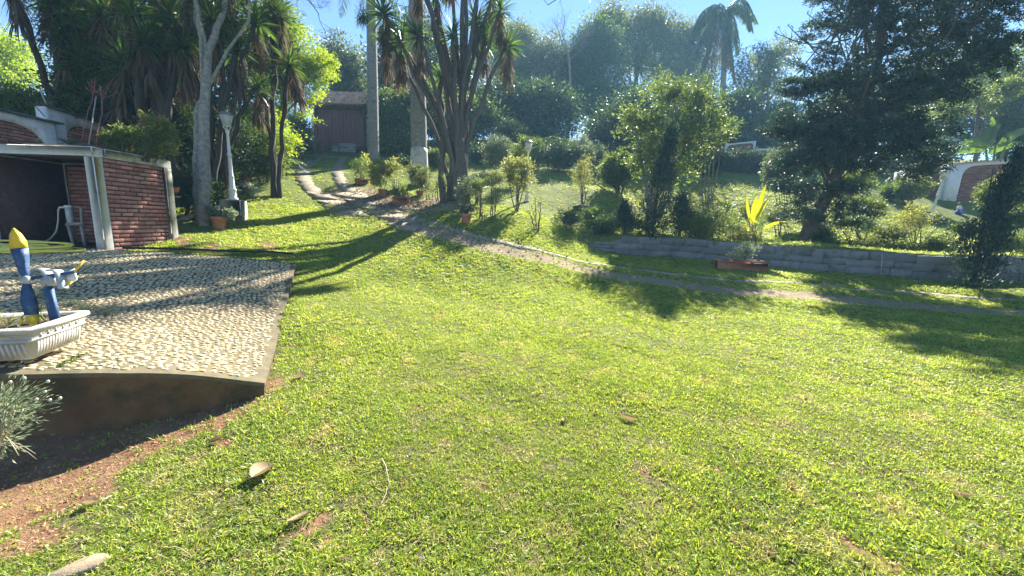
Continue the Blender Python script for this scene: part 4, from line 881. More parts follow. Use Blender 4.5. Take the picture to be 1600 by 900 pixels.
# ------------------------------------------------------------------ royal palms
def palm_trunk(name, label, px0, py0, px1, d, w0, w1, crown_fn=None, hgt=13., white=None):
    b = at(px0, d); top = P(px1, 0, d); dirv = (top - b) / (top[2] - b[2]); tip = b + dirv * hgt
    t = thing(name, label, 'palm', b, 'royal palms by the driveway'); g = Geo(); z = np.linspace(-.1, hgt, 60); r = np.interp(z, [0, .5, hgt * .4, hgt], [w0 * 1.12, w0, w0 * .95, w1]) * (1 + .015 * np.sin(z * 19))
    cut = white or 0; k = z >= cut - .25
    tube(g, b + dirv * z[k][:, None], r[k], 16); part('trunk', g, M['palm'], t, True)
    if white:
        z2 = np.linspace(-.1, cut, 10); g = Geo(); tube(g, b + dirv * z2[:, None], np.interp(z2, [0, cut], [w0 * 1.12, w0]) + .006, 16); part('whitewash_band', g, M['palm_white'], t, True)
    for k in range(14):
        g = Geo(); a = k * 2.4 + .3; e = rng.uniform(-.1, .9); frond(g, tip, (math.cos(a), math.sin(a), e), rng.uniform(3.2, 4.0), rng.uniform(1.6, 2.4), 46, .75, .8, .045); part('frond', g, M['dark'], t)
    return t, b, tip
palm_trunk('royal_palm', 'tall grey palm trunk beside the brown garage', 584, 248, 580, 21., .29, .24, hgt=11.2)
palm_trunk('royal_palm', 'thick palm trunk with a whitewashed foot behind the potted shrubs', 656, 285, 650, 16.8, .35, .30, hgt=12.5, white=1.5)
# epiphyte tuft on the first palm
eb = P(566, 26, 20.6); g = Geo(); n = 260
blades(g, eb + rng.normal(0, .14, (n, 3)), rdir(n, -.3), .55 * rng.uniform(.5, 1, n), .03, 1.2, rng.random(n), 3); o = link('hanging_epiphyte', g.mesh('hanging_epiphyte', M['dark'], origin=eb), None, eb); tag(o, 'dark shaggy plant clinging high on the palm trunk beside the garage', 'plant')

# ------------------------------------------------------------------ yuccas
cb = at(715, 14.)
yucca('yucca_clump', 'many stemmed yucca clump with spiky green heads in the middle of the garden', cb,
      [(598, 18, 13.2, 1.0, 1), (628, 62, 13.5, 1.1, 0), (606, 60, 13.8, .9, 0), (652, 50, 13.0, .95, 0), (681, -12, 14, 1., 0), (708, 52, 13.4, .9, 0), (744, 30, 14.3, .95, 0), (757, 62, 14.6, .95, 0), (792, 68, 14.2, 1.05, 1), (700, -60, 14.5, 1, 0), (770, -10, 14.8, .95, 0),
       (735, -70, 14, 1., 0), (655, -40, 14.4, 1., 0), (783, 12, 13.8, .9, 0), (690, 118, 14.6, .75, 2), (728, 100, 14.8, .8, 2), (640, -80, 14, 1., 0), (760, -90, 14, 1.1, 0), (720, -130, 14, 1.1, 0)], .15)
g = Geo(); gb = at(745, 13.9)
n = 34; th = rng.uniform(0, 6.28, n); t = thing('young_yucca', 'young bright green yucca sprouting at the right foot of the yucca clump', 'yucca', gb + [0, 0, .05])
for i in range(n):
    g = Geo(); e = rng.uniform(.1, 1.2); blades(g, np.array([gb + [0, 0, .42]]), np.array([[math.cos(th[i]), math.sin(th[i]), e]]), .85 * rng.uniform(.7, 1.1), .055, .6, rng.random(), 4); part('leaf', g, M['light'], t)
g = Geo(); tube(g, [gb - [0, 0, .1], gb + [0, 0, .45]], .06, 7); part('trunk', g, M['bark'], t)
b1 = at(262, 10.8); b2 = at(310, 10.2); b3 = at(230, 12.4); b4 = at(430, 13.4)
yucca('tall_yucca', 'dark yucca rising right behind the tiled boundary wall at the left', at(112, 11.6), [(100, 48, 10.6, 1.15, 0), (150, 45, 10.8, 1.15, 0), (80, -8, 10.4, 1.0, 1), (120, -30, 10.8, 1.2, 0), (18, -30, 9.6, .85, 1), (60, -60, 10.6, 1.0, 1), (130, 92, 10.8, 1.1, 0), (160, 10, 10.6, 1.1, 0), (105, 10, 10.6, 1.1, 0), (155, 100, 11, 1., 0)], .13, bark='bark_dark')
yucca('tall_yucca', 'dark drooping yucca with brown skirts hanging behind the brick shed', b1, [(195, 95, 10.2, 1.1, 0), (205, 15, 10, 1.1, 0), (250, 60, 10.4, 1., 0), (240, -40, 10.3, 1.2, 0), (180, -70, 10, 1.2, 0), (285, 70, 10.3, 1., 0), (225, 60, 10, 1.0, 0), (265, 20, 10.2, 1.1, 0)], .2, bark='bark_dark')
yucca('tall_yucca', 'shaggy yucca whose skirts hang over the left lamp post', b2 + [.25, .5, 0], [(330, 25, 10, 1., 0), (290, 50, 10.6, 1., 0), (372, 70, 10.6, .95, 0), (400, 30, 11, .95, 0), (350, -40, 10.4, 1.1, 0), (300, -60, 10, 1.1, 0), (402, 135, 11.5, .8, 0)], .11, bark='bark_dark')
yucca('tall_yucca', 'dark yucca at the back with hanging heads above the boundary wall', b3, [(220, 120, 12.2, 1.1, 0), (170, 20, 12, 1.2, 0), (275, 20, 12, 1.1, 0), (310, 80, 12, 1.1, 0), (215, 60, 12, 1.1, 0), (255, 130, 12.3, 1.0, 0), (285, 110, 12, 1.0, 0)], .2, bark='bark_dark')
yucca('slender_yucca', 'slender yucca with two dark spiky heads before the yellow-green tree', b4, [(452, 98, 12, .95, 1), (433, 20, 12.6, 1.0, 0), (410, 128, 12.8, .8, 2), (424, -30, 12.4, 1, 0)], .11, bark='bark_dark')

# ------------------------------------------------------------------ trees on the left
tb = at(318, 9.5)
plant('lichen_tree', 'forked tree with pale lichen bark between the shed and the left lamp', 'tree', tb, [blob(350, -90, 110, 70, 10), blob(280, -80, 80, 60, 10.5), blob(430, -110, 90, 50, 10.2)], 'dark', 260, 60, .12, .45, .35, surf=.4,
      trunks=[[tb, P(318, 250, 9.5), P(320, 160, 9.6), P(325, 80, 9.7), P(345, 30, 9.9), P(362, -40, 10.2)], [P(325, 84, 9.7), P(312, 40, 9.6), P(306, 5, 9.6), P(300, -50, 10)], [tb + [-.12, .05, 0], P(309, 250, 9.6), P(308, 175, 9.6), P(318, 150, 9.65)]], tr=[.125, .07, .12], bark='bark_grey', k=4, lo=.93, wig=.015)
def bgtree(label, px, d, blobs, mat, ncl, per, *nums, name='broadleaf_tree', bark='bark', group=None, cat='tree', **kw):
    ln, asp, rc, tr, k = nums if len(nums) == 5 else (nums[0], .5, *nums[1:])
    b = at(px, d); return plant(name, label, cat, b, [blob(*q) for q in blobs], mat, ncl, per, ln, asp, rc, tr=tr, k=k, bark=bark, group=group, **kw)
bgtree('dense dark tree filling the background behind the yuccas on the left', 210, 15.5, [(140, 60, 50, 85, 15), (210, 60, 90, 100, 15), (290, 80, 80, 110, 15.5), (330, 10, 90, 90, 15), (200, 180, 100, 70, 15.5), (320, 190, 70, 60, 15.3), (120, 130, 26, 45, 14.5), (370, 110, 60, 90, 16)], 'dark', 800, 55, .16, .55, .22, 24)
bgtree('pale feathery tree at the far left edge under the blue sky', 20, 26, [(12, 90, 36, 30, 26), (-20, 70, 50, 40, 26), (35, 125, 26, 22, 26), (10, 130, 30, 18, 25)], 'lime', 300, 50, .16, .5, .14, 12, name='feathery_tree')
bgtree('bright yellow-green backlit tree spreading beside the garage', 430, 17, [(450, 70, 45, 45, 17), (488, 105, 38, 32, 17), (430, 30, 40, 30, 17.5), (465, 140, 45, 22, 16.8), (478, 180, 20, 9, 16.5), (430, 165, 25, 16, 16), (425, 110, 35, 40, 17.5)], 'lime', 620, 60, .10, .38, .26, .16, 22, name='golden_tree', flat=.45)
bgtree('low bright branch tree arching over the drive edge near the dark shrub', 415, 14.5, [(415, 205, 40, 22, 14.5), (400, 185, 30, 20, 14.8), (445, 222, 22, 14, 14.2)], 'lime', 170, 45, .10, .38, .25, .05, 8, name='golden_shrub', flat=.5)
bgtree('round dark glossy shrub at the left edge of the driveway lawn', 402, 14.6, [(403, 245, 36, 32, 14.6), (385, 225, 25, 25, 14.8), (425, 255, 20, 22, 14.4)], 'mid', 330, 45, .085, .5, .2, .04, 10, name='dark_shrub')
bgtree('grey-green tree rising behind the garage roof', 545, 36, [(545, 120, 38, 45, 36), (525, 90, 25, 30, 35), (560, 160, 30, 30, 36), (530, 150, 30, 30, 37)], 'grey', 380, 45, .26, .8, .25, 14)
bgtree('bank of bright shrubs on the slope behind the boundary wall', 60, 13.5, [(20, 165, 70, 26, 13), (90, 172, 50, 18, 13), (140, 185, 40, 16, 12.8), (-50, 160, 60, 30, 13), (170, 200, 30, 14, 12.6)], 'light', 560, 45, .12, .3, .3, .05, 12, name='bank_shrub', up=.6)
bgtree('small tree standing left of the garage wall', 470, 23, [(470, 215, 18, 16, 23), (462, 195, 18, 18, 23), (478, 232, 14, 9, 22.5)], 'grey', 150, 40, .13, .35, .07, 6, name='shrub')

# ------------------------------------------------------------------ background belt of trees
bgtree('bushy tree between the two palm trunks', 615, 25, [(615, 195, 32, 40, 25), (635, 165, 30, 25, 26), (600, 170, 22, 25, 25.5), (622, 230, 30, 18, 24)], 'mid', 420, 45, .18, .5, .15, 12)
bgtree('dark tree behind the thick palm and yucca heads', 640, 34, [(620, 110, 40, 60, 34), (670, 130, 45, 70, 34), (720, 150, 45, 60, 35), (650, 60, 40, 40, 35)], 'dark', 700, 50, .26, .8, .3, 18)
bgtree('mid green tree behind the yucca clump', 700, 27, [(700, 200, 40, 35, 27), (745, 190, 35, 35, 28), (680, 160, 30, 30, 28)], 'mid', 380, 45, .20, .6, .15, 12)
bgtree('brownish leafed tree right of the yucca heads', 810, 53, [(800, 95, 40, 45, 53), (840, 110, 40, 45, 52), (770, 60, 30, 35, 54), (815, 60, 20, 20, 53), (860, 85, 22, 30, 53)], 'olive', 640, 45, .34, 1.1, .3, 18)
bgtree('dark broad tree low behind the round grey bush', 800, 33, [(790, 170, 45, 45, 33), (850, 175, 50, 40, 33), (830, 215, 60, 25, 31)], 'dark', 560, 50, .25, .8, .3, 16)
bgtree('steep vine draped tree in the centre of the skyline', 925, 54, [(930, 110, 50, 60, 54), (935, 60, 32, 35, 54), (890, 140, 45, 50, 54), (950, 170, 60, 45, 53), (905, 90, 30, 30, 54)], 'mid', 950, 50, .34, 1.15, .3, 20)
bgtree('tall airy yellowish tree above the dark centre trees', 985, 64, [(975, 45, 40, 30, 64), (1020, 40, 35, 32, 64), (1000, 85, 50, 35, 64), (950, 25, 25, 22, 63), (1050, 55, 22, 25, 64)], 'olive', 560, 34, .40, 1.25, .32, 34, name='airy_tree', sag=.2)
bgtree('second airy tree just left of the queen palm', 1065, 62, [(1065, 80, 40, 35, 62), (1085, 62, 25, 25, 62), (1050, 120, 45, 35, 61), (1100, 110, 25, 30, 62)], 'olive', 460, 34, .38, 1.2, .3, 30, name='airy_tree', sag=.2)
bgtree('airy bare limbed tree right of the queen palm', 1190, 46, [(1180, 100, 40, 26, 46), (1215, 90, 30, 24, 46), (1195, 140, 40, 30, 46), (1160, 150, 25, 30, 45)], 'olive', 300, 30, .28, .9, .32, 40, name='airy_tree', sag=.25)
bgtree('dark low tree behind the long hedge on the right', 1150, 33, [(1150, 175, 30, 35, 33), (1120, 215, 40, 30, 31), (1165, 210, 22, 25, 32), (1085, 160, 25, 40, 35)], 'dark', 460, 45, .24, .7, .3, 14)
bgtree('green tree mass behind the large light leafed tree', 1000, 30, [(1000, 190, 60, 45, 30), (1060, 200, 60, 40, 30), (960, 210, 40, 35, 29)], 'dark', 520, 45, .24, .8, .3, 14)
bgtree('greenery showing under the right conifer against the sky', 1210, 34, [(1215, 185, 30, 30, 34), (1195, 215, 25, 20, 33), (1240, 215, 30, 30, 33)], 'mid', 260, 40, .22, .6, .2, 12)
bgtree('tree mass behind the right brick wall', 1560, 30, [(1540, 150, 50, 60, 30), (1600, 120, 60, 80, 30), (1480, 200, 60, 45, 30), (1590, 215, 50, 35, 28), (1660, 170, 60, 80, 30)], 'mid', 700, 45, .24, .8, .3, 18)
bgtree('yellow-green leafed tree glowing at the right behind the conifer', 1520, 25, [(1515, 150, 22, 12, 24.5), (1545, 165, 20, 12, 24.5), (1490, 172, 22, 10, 24), (1570, 140, 20, 16, 25)], 'light', 200, 40, .13, .4, .12, 12, name='golden_tree', flat=.4)
bgtree('row of dark bushes on the skyline under the conifer boughs', 1360, 30, [(1300, 245, 35, 22, 30), (1360, 248, 35, 20, 30), (1420, 245, 35, 22, 29), (1460, 240, 25, 22, 28), (1250, 215, 30, 35, 31)], 'mid', 460, 45, .22, .5, .1, 10, name='skyline_bush')
bgtree('broad tree seen through the gaps of the big conifer', 1390, 36, [(1330, 180, 60, 50, 36), (1420, 170, 60, 60, 36), (1480, 130, 50, 50, 36)], 'mid', 420, 45, .28, .8, .25, 14)
# bare dead treetop against the sky
bb = at(885, 44); t = thing('bare_tree', 'leafless grey treetop poking into the blue sky left of the centre', 'tree', bb); g = Geo(); tp = P(888, 80, 44); tube(g, curve(bb, tp, (.3, 0, 0), 8, .05), np.linspace(.25, .09, 8), 7); part('trunk', g, M['bark_grey'], t); g = Geo()
def twigs(g, p, d, L, r, lev):
    e = p + unit(d) * L; tube(g, curve(p, e, rng.normal(0, L * .08, 3), 5), np.linspace(r, r * .5, 5), 4, cap=False)
    if lev:
        for _ in range(3): twigs(g, e if _ else (p + e) / 2, unit(d) + rng.normal(0, .55, 3) + [0, 0, .12], L * .68, r * .55, lev - 1)
for a in range(5): twigs(g, tp - [0, 0, a * .3], np.array([rng.normal(0, .6), rng.normal(0, .5), 1.]), 1.9, .07, 4)
part('branches', g, M['bark_grey'], t)
def overhang(label, base, path, seedpts, L, r, lev, name='overhanging_branch'):
    t = thing(name, label, 'branch', path[0]); g = Geo(); p = np.array(path); tube(g, p, np.linspace(r, r * .5, len(p)), 5)
    for q, d in seedpts: twigs(g, np.array(q), np.array(d, float), L, r * .5, lev)
    part('twigs', g, M['bark'], t)
pp = [P(400, -130, 15), P(440, -60, 15), P(470, -20, 15), P(498, 22, 15)]
overhang('dark leafless twigs hanging into the sky above the golden tree', None, pp, [(pp[3], (.3, 0, -1)), (pp[2], (-.4, 0, -1)), (P(455, -40, 15), (.7, 0, -.8)), (P(480, 0, 15), (.8, 0, -.5)), (pp[2], (.9, .1, -.3))], .5, .03, 4)
pp = [P(900, -60, 7), P(885, -20, 7), P(868, 0, 7), P(856, 8, 7)]
overhang('thin bare twig hooking down from the top edge near the sky gap', None, pp, [(pp[3], (-.5, 0, .5)), (P(874, -4, 7), (.3, 0, -1))], .13, .012, 1)

# queen palm far up
qb = at(1122, 56); qt = P(1130, 20, 56); t = thing('queen_palm', 'tall shaggy palm with drooping fronds standing against the sky', 'palm', qb); g = Geo(); tube(g, curve(qb, qt, (.4, 0, 0), 14), np.linspace(.42, .30, 14), 12); part('trunk', g, M['palm'], t)
for k in range(26):
    g = Geo(); a = k * 2.4; e = rng.uniform(-.2, 1.6); frond(g, qt, (math.cos(a), math.sin(a), e), rng.uniform(5.6, 7.4), rng.uniform(2.2, 3.8), 44, 1.5, 1.1, .13); part('frond', g, M['dark'], t)
for k in range(16):
    g = Geo(); a = k * 2.4 + .5; frond(g, qt + [.6 * math.cos(a), .5 * math.sin(a), -.5 - rng.random()], (math.cos(a) * .28, math.sin(a) * .28, -1), rng.uniform(6.5, 9.5), .3, 34, 1., .9, .15); part('dead_frond', g, M['skirt'], t)

# ------------------------------------------------------------------ middle garden
mb = at(1012, 16.2)
plant('frangipani_tree', 'large light leafed tree with many stems in the middle of the garden', 'tree', mb, [blob(1050, 145, 55, 28, 16.5), blob(1095, 165, 42, 30, 16.5), blob(1010, 195, 50, 30, 16), blob(990, 185, 25, 14, 15.8), blob(1080, 205, 50, 30, 16), blob(1040, 220, 55, 35, 16), blob(1120, 195, 18, 20, 16), blob(1010, 250, 30, 28, 15.8), blob(1050, 268, 40, 25, 15.8)],
      'light', 400, 42, .135, .38, .25, trunks=[[mb, P(1012, 290, 16.2), P(1000, 235, 16), P(990, 200, 16)], [mb, P(1018, 280, 16.2), P(1045, 220, 16.2), P(1055, 160, 16.3)], [mb + [.1, .1, 0], P(1030, 280, 16.3), P(1070, 230, 16.3), P(1095, 180, 16.3)]], tr=[.075, .08, .07], bark='bark_grey', k=48, up=.5, sag=.05)
def conifer(label, px, d, pytop, wpx, mat='needle', name='cypress', n=300, per=40, ln=.10, lean=0, shag=1., pyb=None, cat='conifer'):
    b = at(px, d); tp = P(px + lean, pytop, d); hgt = tp[2] - b[2]; r = wpx / 2 * d / F; t = thing(name, label, cat, b); g = Geo(); cl = []
    for i in range(n):
        u = rng.random() ** .85; z = u * hgt; rad = r * (1 - u) ** .75 * (.25 + .75 * min(1, u * 6 + .35)) * rng.uniform(.25, 1.05) * (1 + .25 * math.sin(i)) ** shag; a = rng.uniform(0, 6.28)
        cl.append((b[0] + (tp[0] - b[0]) * u + rad * math.cos(a), b[1] + rad * math.sin(a), b[2] + .05 + z))
    cl = np.array(cl); pos = np.repeat(cl, per, 0) + rng.normal(0, r * .11 + .03, (n * per, 3)) * [1, 1, 1.5]; ax = np.repeat(unit(cl - (b + (tp - b) * .0)) * [1, 1, 0], per, 0)
    leaves(g, pos, unit(ax + rng.normal(0, .45, pos.shape) + [0, 0, 1.1]), ln * rng.uniform(.6, 1.2, len(pos)), ln * .28, np.clip(rng.normal(.45, .25, len(pos)), 0, 1)); part('foliage', g, M[mat], t)
    g = Geo(); tube(g, [b - [0, 0, .1], b * .5 + tp * .5, b * .04 + tp * .96], [.05, .03, .01], 6); part('trunk', g, M['bark'], t); return t
conifer('narrow dark cypress in front of the light leafed tree', 1018, 13.2, 208, 54, n=140, per=45, lean=20, ln=.11, shag=2.2)
conifer('squat dark juniper left of the narrow cypress on the wall end', 978, 13.7, 322, 44, name='juniper', n=80, shag=2, lean=-6)
conifer('low grey juniper right of the narrow cypress', 1062, 13.6, 315, 50, name='juniper', n=85, shag=2, mat='needle')
conifer('shaggy dark conifer leaning up before the retaining wall at the right', 1520, 9.9, 252, 64, n=150, per=40, lean=34, shag=2.6, name='shaggy_conifer', ln=.11)
def bigconifer():
    b = at(1258, 13.3); t = thing('big_conifer', 'huge dark spreading conifer on the terrace at the right', 'conifer', b); g = Geo(); tr = [b - [0, 0, .2], P(1272, 345, 13.3), P(1300, 290, 13.2), P(1340, 210, 13), P(1370, 100, 13), P(1390, -60, 13), P(1400, -230, 13)]
    pts = np.vstack([curve(a, c, (0, 0, 0), 5, .03)[:-1] for a, c in zip(tr[:-1], tr[1:])] + [tr[-1]]); tube(g, pts, np.linspace(.27, .06, len(pts)), 10)
    bl = [blob(1380, 40, 130, 60, 13), blob(1300, 120, 72, 40, 12.6), blob(1400, 130, 120, 60, 12.8), blob(1270, 190, 50, 38, 12.8), blob(1350, 210, 90, 40, 12.6), blob(1430, 215, 70, 34, 12.6), blob(1290, 250, 50, 28, 12.8), blob(1420, -70, 150, 70, 13), blob(1345, -10, 70, 40, 13), blob(1500, 50, 80, 60, 13.5), blob(1490, 120, 55, 35, 13),
          blob(1400, -200, 110, 80, 13), blob(1235, 250, 32, 26, 13), blob(1560, 80, 50, 50, 13.4), blob(1228, 290, 22, 18, 13), blob(1262, 300, 34, 22, 12.9), blob(1320, 295, 40, 16, 12.6), blob(1430, 262, 50, 18, 12.6), blob(1225, 205, 26, 22, 13), blob(1290, 210, 60, 40, 13.2), blob(1245, 330, 32, 20, 13.0), blob(1285, 335, 26, 14, 12.6), blob(1318, 325, 34, 14, 12.7), blob(1370, 170, 80, 50, 13.2), blob(1255, 140, 35, 22, 12.8), blob(1350, 262, 60, 16, 12.7), blob(1540, -40, 80, 70, 13)]
    f = Geo(); cc = crown(f, bl, 2750, 1, .01, .3, .2, surf=.55); per = 62; pos = []; dr = []
    for c in cc:
        out = unit(c - np.array([b[0] + 1.5, b[1], c[2] + .0]) + rng.normal(0, .35, 3)); out[2] = out[2] * .3 + rng.uniform(-.25, .25); L = rng.uniform(.35, .75); s = rng.random(per)
        q = c + out * (s[:, None] - .5) * L + rng.normal(0, .05, (per, 3)); pos.append(q); dr.append(unit(out * .8 + rng.normal(0, .75, (per, 3)) + [0, 0, .25]))
    pos = np.concatenate(pos); dr = np.concatenate(dr); f = Geo(); leaves(f, pos, dr, .125 * rng.uniform(.6, 1.3, len(pos)), .034, np.clip(np.repeat(rng.normal(.45, .25, len(cc)), per) + rng.normal(0, .15, len(pos)), 0, 1)); part('foliage', f, M['needle'], t)
    limbs(g, cc, 60, pts[6:], .08, 5, .1, .02, .0); part('trunk', g, M['bark'], t)
    g = Geo()
    for a, c in [((1345, 40), (1262, 22)), ((1345, 40), (1300, 5)), ((1330, 60), (1212, 52)), ((1330, 50), (1280, -8)), ((1300, 90), (1250, 48)), ((1360, 10), (1322, -20)), ((1310, 80), (1232, 40))]:
        p0 = P(*a, 12.8); p1 = P(*c, 12.6); tube(g, curve(p0, p1, (0, 0, -.22), 9, .015), np.linspace(.03, .010, 9), 5)
        blades(g, np.repeat(p1[None], 9, 0), rdir(9, .6), .12, .03, 0, .4, 1); 
        for _ in range(4): s = rng.random(); m = p0 * (1 - s) + p1 * s + [0, 0, -.12]; e = m + rng.normal(0, .16, 3) + [-.1, 0, .12]; tube(g, curve(m, e, (0, 0, -.03), 4), .008, 4); blades(g, np.repeat(e[None], 7, 0), rdir(7, .6), .09, .025, 0, .4, 1)
    part('bare_twigs', g, M['bark'], t)
bigconifer()

# ------------------------------------------------------------------ shrubs, pots and beds
def shrub(label, px, d, blobs, mat, ncl, per, ln, asp=.5, rc=.15, name='shrub', cat='shrub', nst=4, tr=.015, bark='bark', up=.4, k=10, base=None, **kw):
    b = at(px, d) if base is None else np.array(base); tr_ = []
    for i in range(nst):
        q = blob(*blobs[i % len(blobs)]); tp = q[0] + rng.normal(0, .45, 3) * q[1]; s = b + np.r_[rng.normal(0, .05, 2), 0]; tr_.append([s, s * .5 + tp * .5 + rng.normal(0, .06, 3), tp])
    return plant(name, label, cat, b, [blob(*q) for q in blobs], mat, ncl, per, ln, asp, rc, trunks=tr_, tr=tr, bark=bark, k=k, up=up, lo=.35, wig=.012, limb_r=tr * .7, **kw)
def pot(label, b, r, h, mat='terracotta', name='clay_pot', cat='pot'):
    t = thing(name, label, cat, b); g = Geo(); lathe(g, [(0, -.02), (r * .68, -.02), (r * .72, 0), (r * .93, h * .8), (r * 1.05, h * .82), (r * 1.06, h), (r * .95, h), (r * .9, h * .86), (0, h * .86)], 16, b); part('pot_body', g, M[mat], t)
    g = Geo(); lathe(g, [(r * .9, h * .87), (r * .5, h * .9), (0, h * .91)], 10, b); part('soil', g, M['soil'], t); return t
def dof(px, py):
    g_ = G(px, py); return proj(g_)[2], g_
def trough(label, b, L, W, h, rz=0., mat='terracotta'):
    t = thing('trough', label, 'trough', b, None, 0.); g = Geo(); Mx = np.array(Matrix.Translation(Vector(b)) @ Matrix.Rotation(rz, 4, 'Z')); box(g, (-L / 2, -W / 2, -.03), (L / 2, W / 2, h * .82), M=Mx, bev=.02); box(g, (-L / 2 - .02, -W / 2 - .02, h * .82 + .001), (L / 2 + .02, W / 2 + .02, h), M=Mx, bev=.012)
    part('trough_body', g, M[mat], t); g = Geo(); box(g, (-L / 2 + .03, -W / 2 + .03, h * .9), (L / 2 - .03, W / 2 - .03, h + .012), M=Mx); part('soil', g, M['soil'], t); return t
# row of pots and shrubs beside the driveway
d0, b0 = dof(566, 287); trough('low terracotta trough at the left end of the potted row by the drive', b0, .55, .28, .2, .2)
shrub('feathery green shrub in the trough at the left end of the potted row', 566, d0, [(566, 265, 15, 16, d0), (560, 255, 9, 9, d0)], 'mid', 60, 40, .055, .45, .12, base=b0 + [0, 0, .18])
shrub('yellow leaved iris clump just behind the left trough', 568, d0 + .8, [(570, 250, 6, 8, d0 + .8)], 'yellow', 14, 20, .09, .3, .08, name='yellow_shrub')
d0, b0 = dof(598, 306); pot('dark clay pot under the yellowish bush beside the drive', b0, .17, .24)
shrub('dense yellow flecked croton bush growing from the clay pot beside the drive', 598, d0, [(592, 268, 21, 17, d0), (612, 262, 17, 14, d0), (586, 282, 10, 12, d0)], 'fleck', 170, 40, .055, .5, .10, name='croton_bush', base=b0 + [0, 0, .2])
d0, b0 = dof(627, 317); trough('long brown clay trough at the foot of the reedy plants', b0, .55, .26, .2, -.1)
t = thing('reed_plant', 'tall thin reedy stems standing in the long clay trough', 'plant', b0 + [0, 0, .19]); g = Geo(); n = 60
blades(g, b0 + [0, 0, .18] + np.c_[rng.uniform(-.25, .25, n), rng.uniform(-.1, .1, n), np.zeros(n)], rdir(n, 2.2), rng.uniform(.35, .8, n), .022, .7, rng.random(n), 4); part('leaves', g, M['mid'], t); g = Geo()
for i in range(9): q = b0 + np.array([rng.uniform(-.25, .25), rng.uniform(-.08, .08), .15]); tube(g, [q, q + [rng.normal(0, .05), 0, rng.uniform(.3, .75)]], .012, 5)
part('stem', g, M['bark'], t)
d0, b0 = dof(656, 305); pot('small dark pot under the greyish pink bush by the whitewashed palm', b0, .15, .16)
shrub('greyish bush with pinkish leaf tips in front of the whitewashed palm foot', 656, d0, [(658, 275, 18, 16, d0), (646, 268, 14, 13, d0), (664, 290, 12, 10, d0)], ['olive', 'fleck'][0], 150, 40, .05, .5, .10, name='croton_bush', base=b0 + [0, 0, .12])
for px, py, hp, lab in [(683, 316, 34, 'bare leafed sapling left of a pair beside the yucca clump'), (697, 317, 40, 'taller sapling right of a pair beside the yucca clump'), (672, 313, 26, 'short leafy sapling next to the greyish bush')]:
    d0, b0 = dof(px, py); shrub(lab, px, d0, [(px, py - hp + 8, 7, 12, d0)], 'olive', 14, 22, .05, .5, .10, name='sapling', cat='sapling', nst=3, tr=.014)
d0, b0 = dof(728, 348); pot('bright terracotta pot on the grass right of the yucca foot', b0, .165, .27)
shrub('spiky grey green plant in the bright terracotta pot', 728, d0, [(728, 324, 14, 8, d0)], 'grey', 24, 26, .10, .22, .10, name='potted_plant', cat='plant', base=b0 + [0, 0, .25], nst=3)
shrub('loose grey shrub rising behind the bright terracotta pot', 724, d0 + .9, [(726, 300, 20, 22, d0 + .9), (740, 285, 14, 12, d0 + .9)], 'grey', 70, 30, .06, .5, .12, nst=6, tr=.018)
for px, py, lab, bl in [(752, 343, 'thin stemmed shrub with reddish tufted top, left of two', (748, 290, 12, 10)), (772, 345, 'thin stemmed shrub with reddish tufted top, right of two', (775, 276, 17, 9))]:
    d0, b0 = dof(px, py); shrub(lab, px, d0, [(*bl, d0)], 'olive', 40, 30, .05, .5, .09, nst=5, tr=.014, k=6)
d0, b0 = dof(838, 360); shrub('bare spindly shrub standing alone above the path', 838, d0, [(838, 310, 14, 26, d0), (832, 330, 10, 10, d0)], 'fleck', 16, 10, .05, .5, .12, nst=7, tr=.014, k=8)
d0, b0 = dof(805, 330); shrub('scrubby low bush at the foot of the middle lamp', 808, d0, [(800, 262, 16, 22, d0), (815, 285, 14, 14, d0), (822, 265, 10, 22, d0)], 'fleck', 120, 34, .075, .45, .13, nst=6, tr=.02)
d0 = 18; shrub('leafy upright shrub reaching up behind the middle lamp', 818, d0, [(822, 222, 10, 16, d0), (806, 245, 14, 16, d0), (795, 275, 14, 18, d0)], 'light', 110, 36, .085, .45, .16, nst=5, tr=.025)
shrub('round grey-green clipped bush between the yucca and the lamp', 778, 20.5, [(778, 238, 27, 24, 20.5)], 'grey', 240, 45, .09, .35, .16, name='round_bush')
shrub('bright grassy bush between the thick palm and the yucca clump', 684, 21, [(682, 247, 17, 13, 21)], 'light', 110, 45, .12, .3, .18, name='grassy_bush')
for i, (px, cy, rx, ry, d0, m, lab) in enumerate([(872, 243, 40, 24, 23, 'dark', 'dark hedge bush under the centre trees'), (925, 245, 26, 18, 22.5, 'grey', 'pale grey bush at the right end of the dark hedge bush'), (905, 228, 20, 14, 24, 'silver', 'whitish flowering bush top behind the pale grey bush'), (840, 232, 16, 14, 24, 'mid', 'small green bush left of the dark hedge bush'), (640, 258, 25, 12, 21, 'dark', 'low dark bush behind the two palms'), (745, 240, 12, 18, 23, 'dark', 'narrow dark bush behind the yucca trunk'),
        (1010, 225, 35, 22, 26, 'grey', 'grey-green bank of bushes behind the frangipani'), (800, 205, 25, 20, 26, 'dark', 'dark bush rising behind the round clipped bush')]):
    shrub(lab, px, d0, [(px, cy, rx, ry, d0)], m, int(rx * ry / 3.6), 45, .11, .4, .2, name='hedge_bush')
t = shrub('long dark clipped hedge along the back wall on the right', 1165, 25, [(1120, 255, 18, 20, 25), (1145, 257, 20, 20, 25), (1172, 256, 20, 19, 24.7), (1198, 256, 20, 18, 24.4), (1222, 258, 18, 18, 24.2)], 'dark', 620, 45, .10, .45, .22, name='hedge', cat='hedge', nst=8)
shrub('dark hedge mass between frangipani and long hedge', 1085, 25, [(1075, 250, 22, 22, 25), (1098, 262, 14, 16, 24)], 'dark', 160, 45, .10, .45, .22, name='hedge_bush')
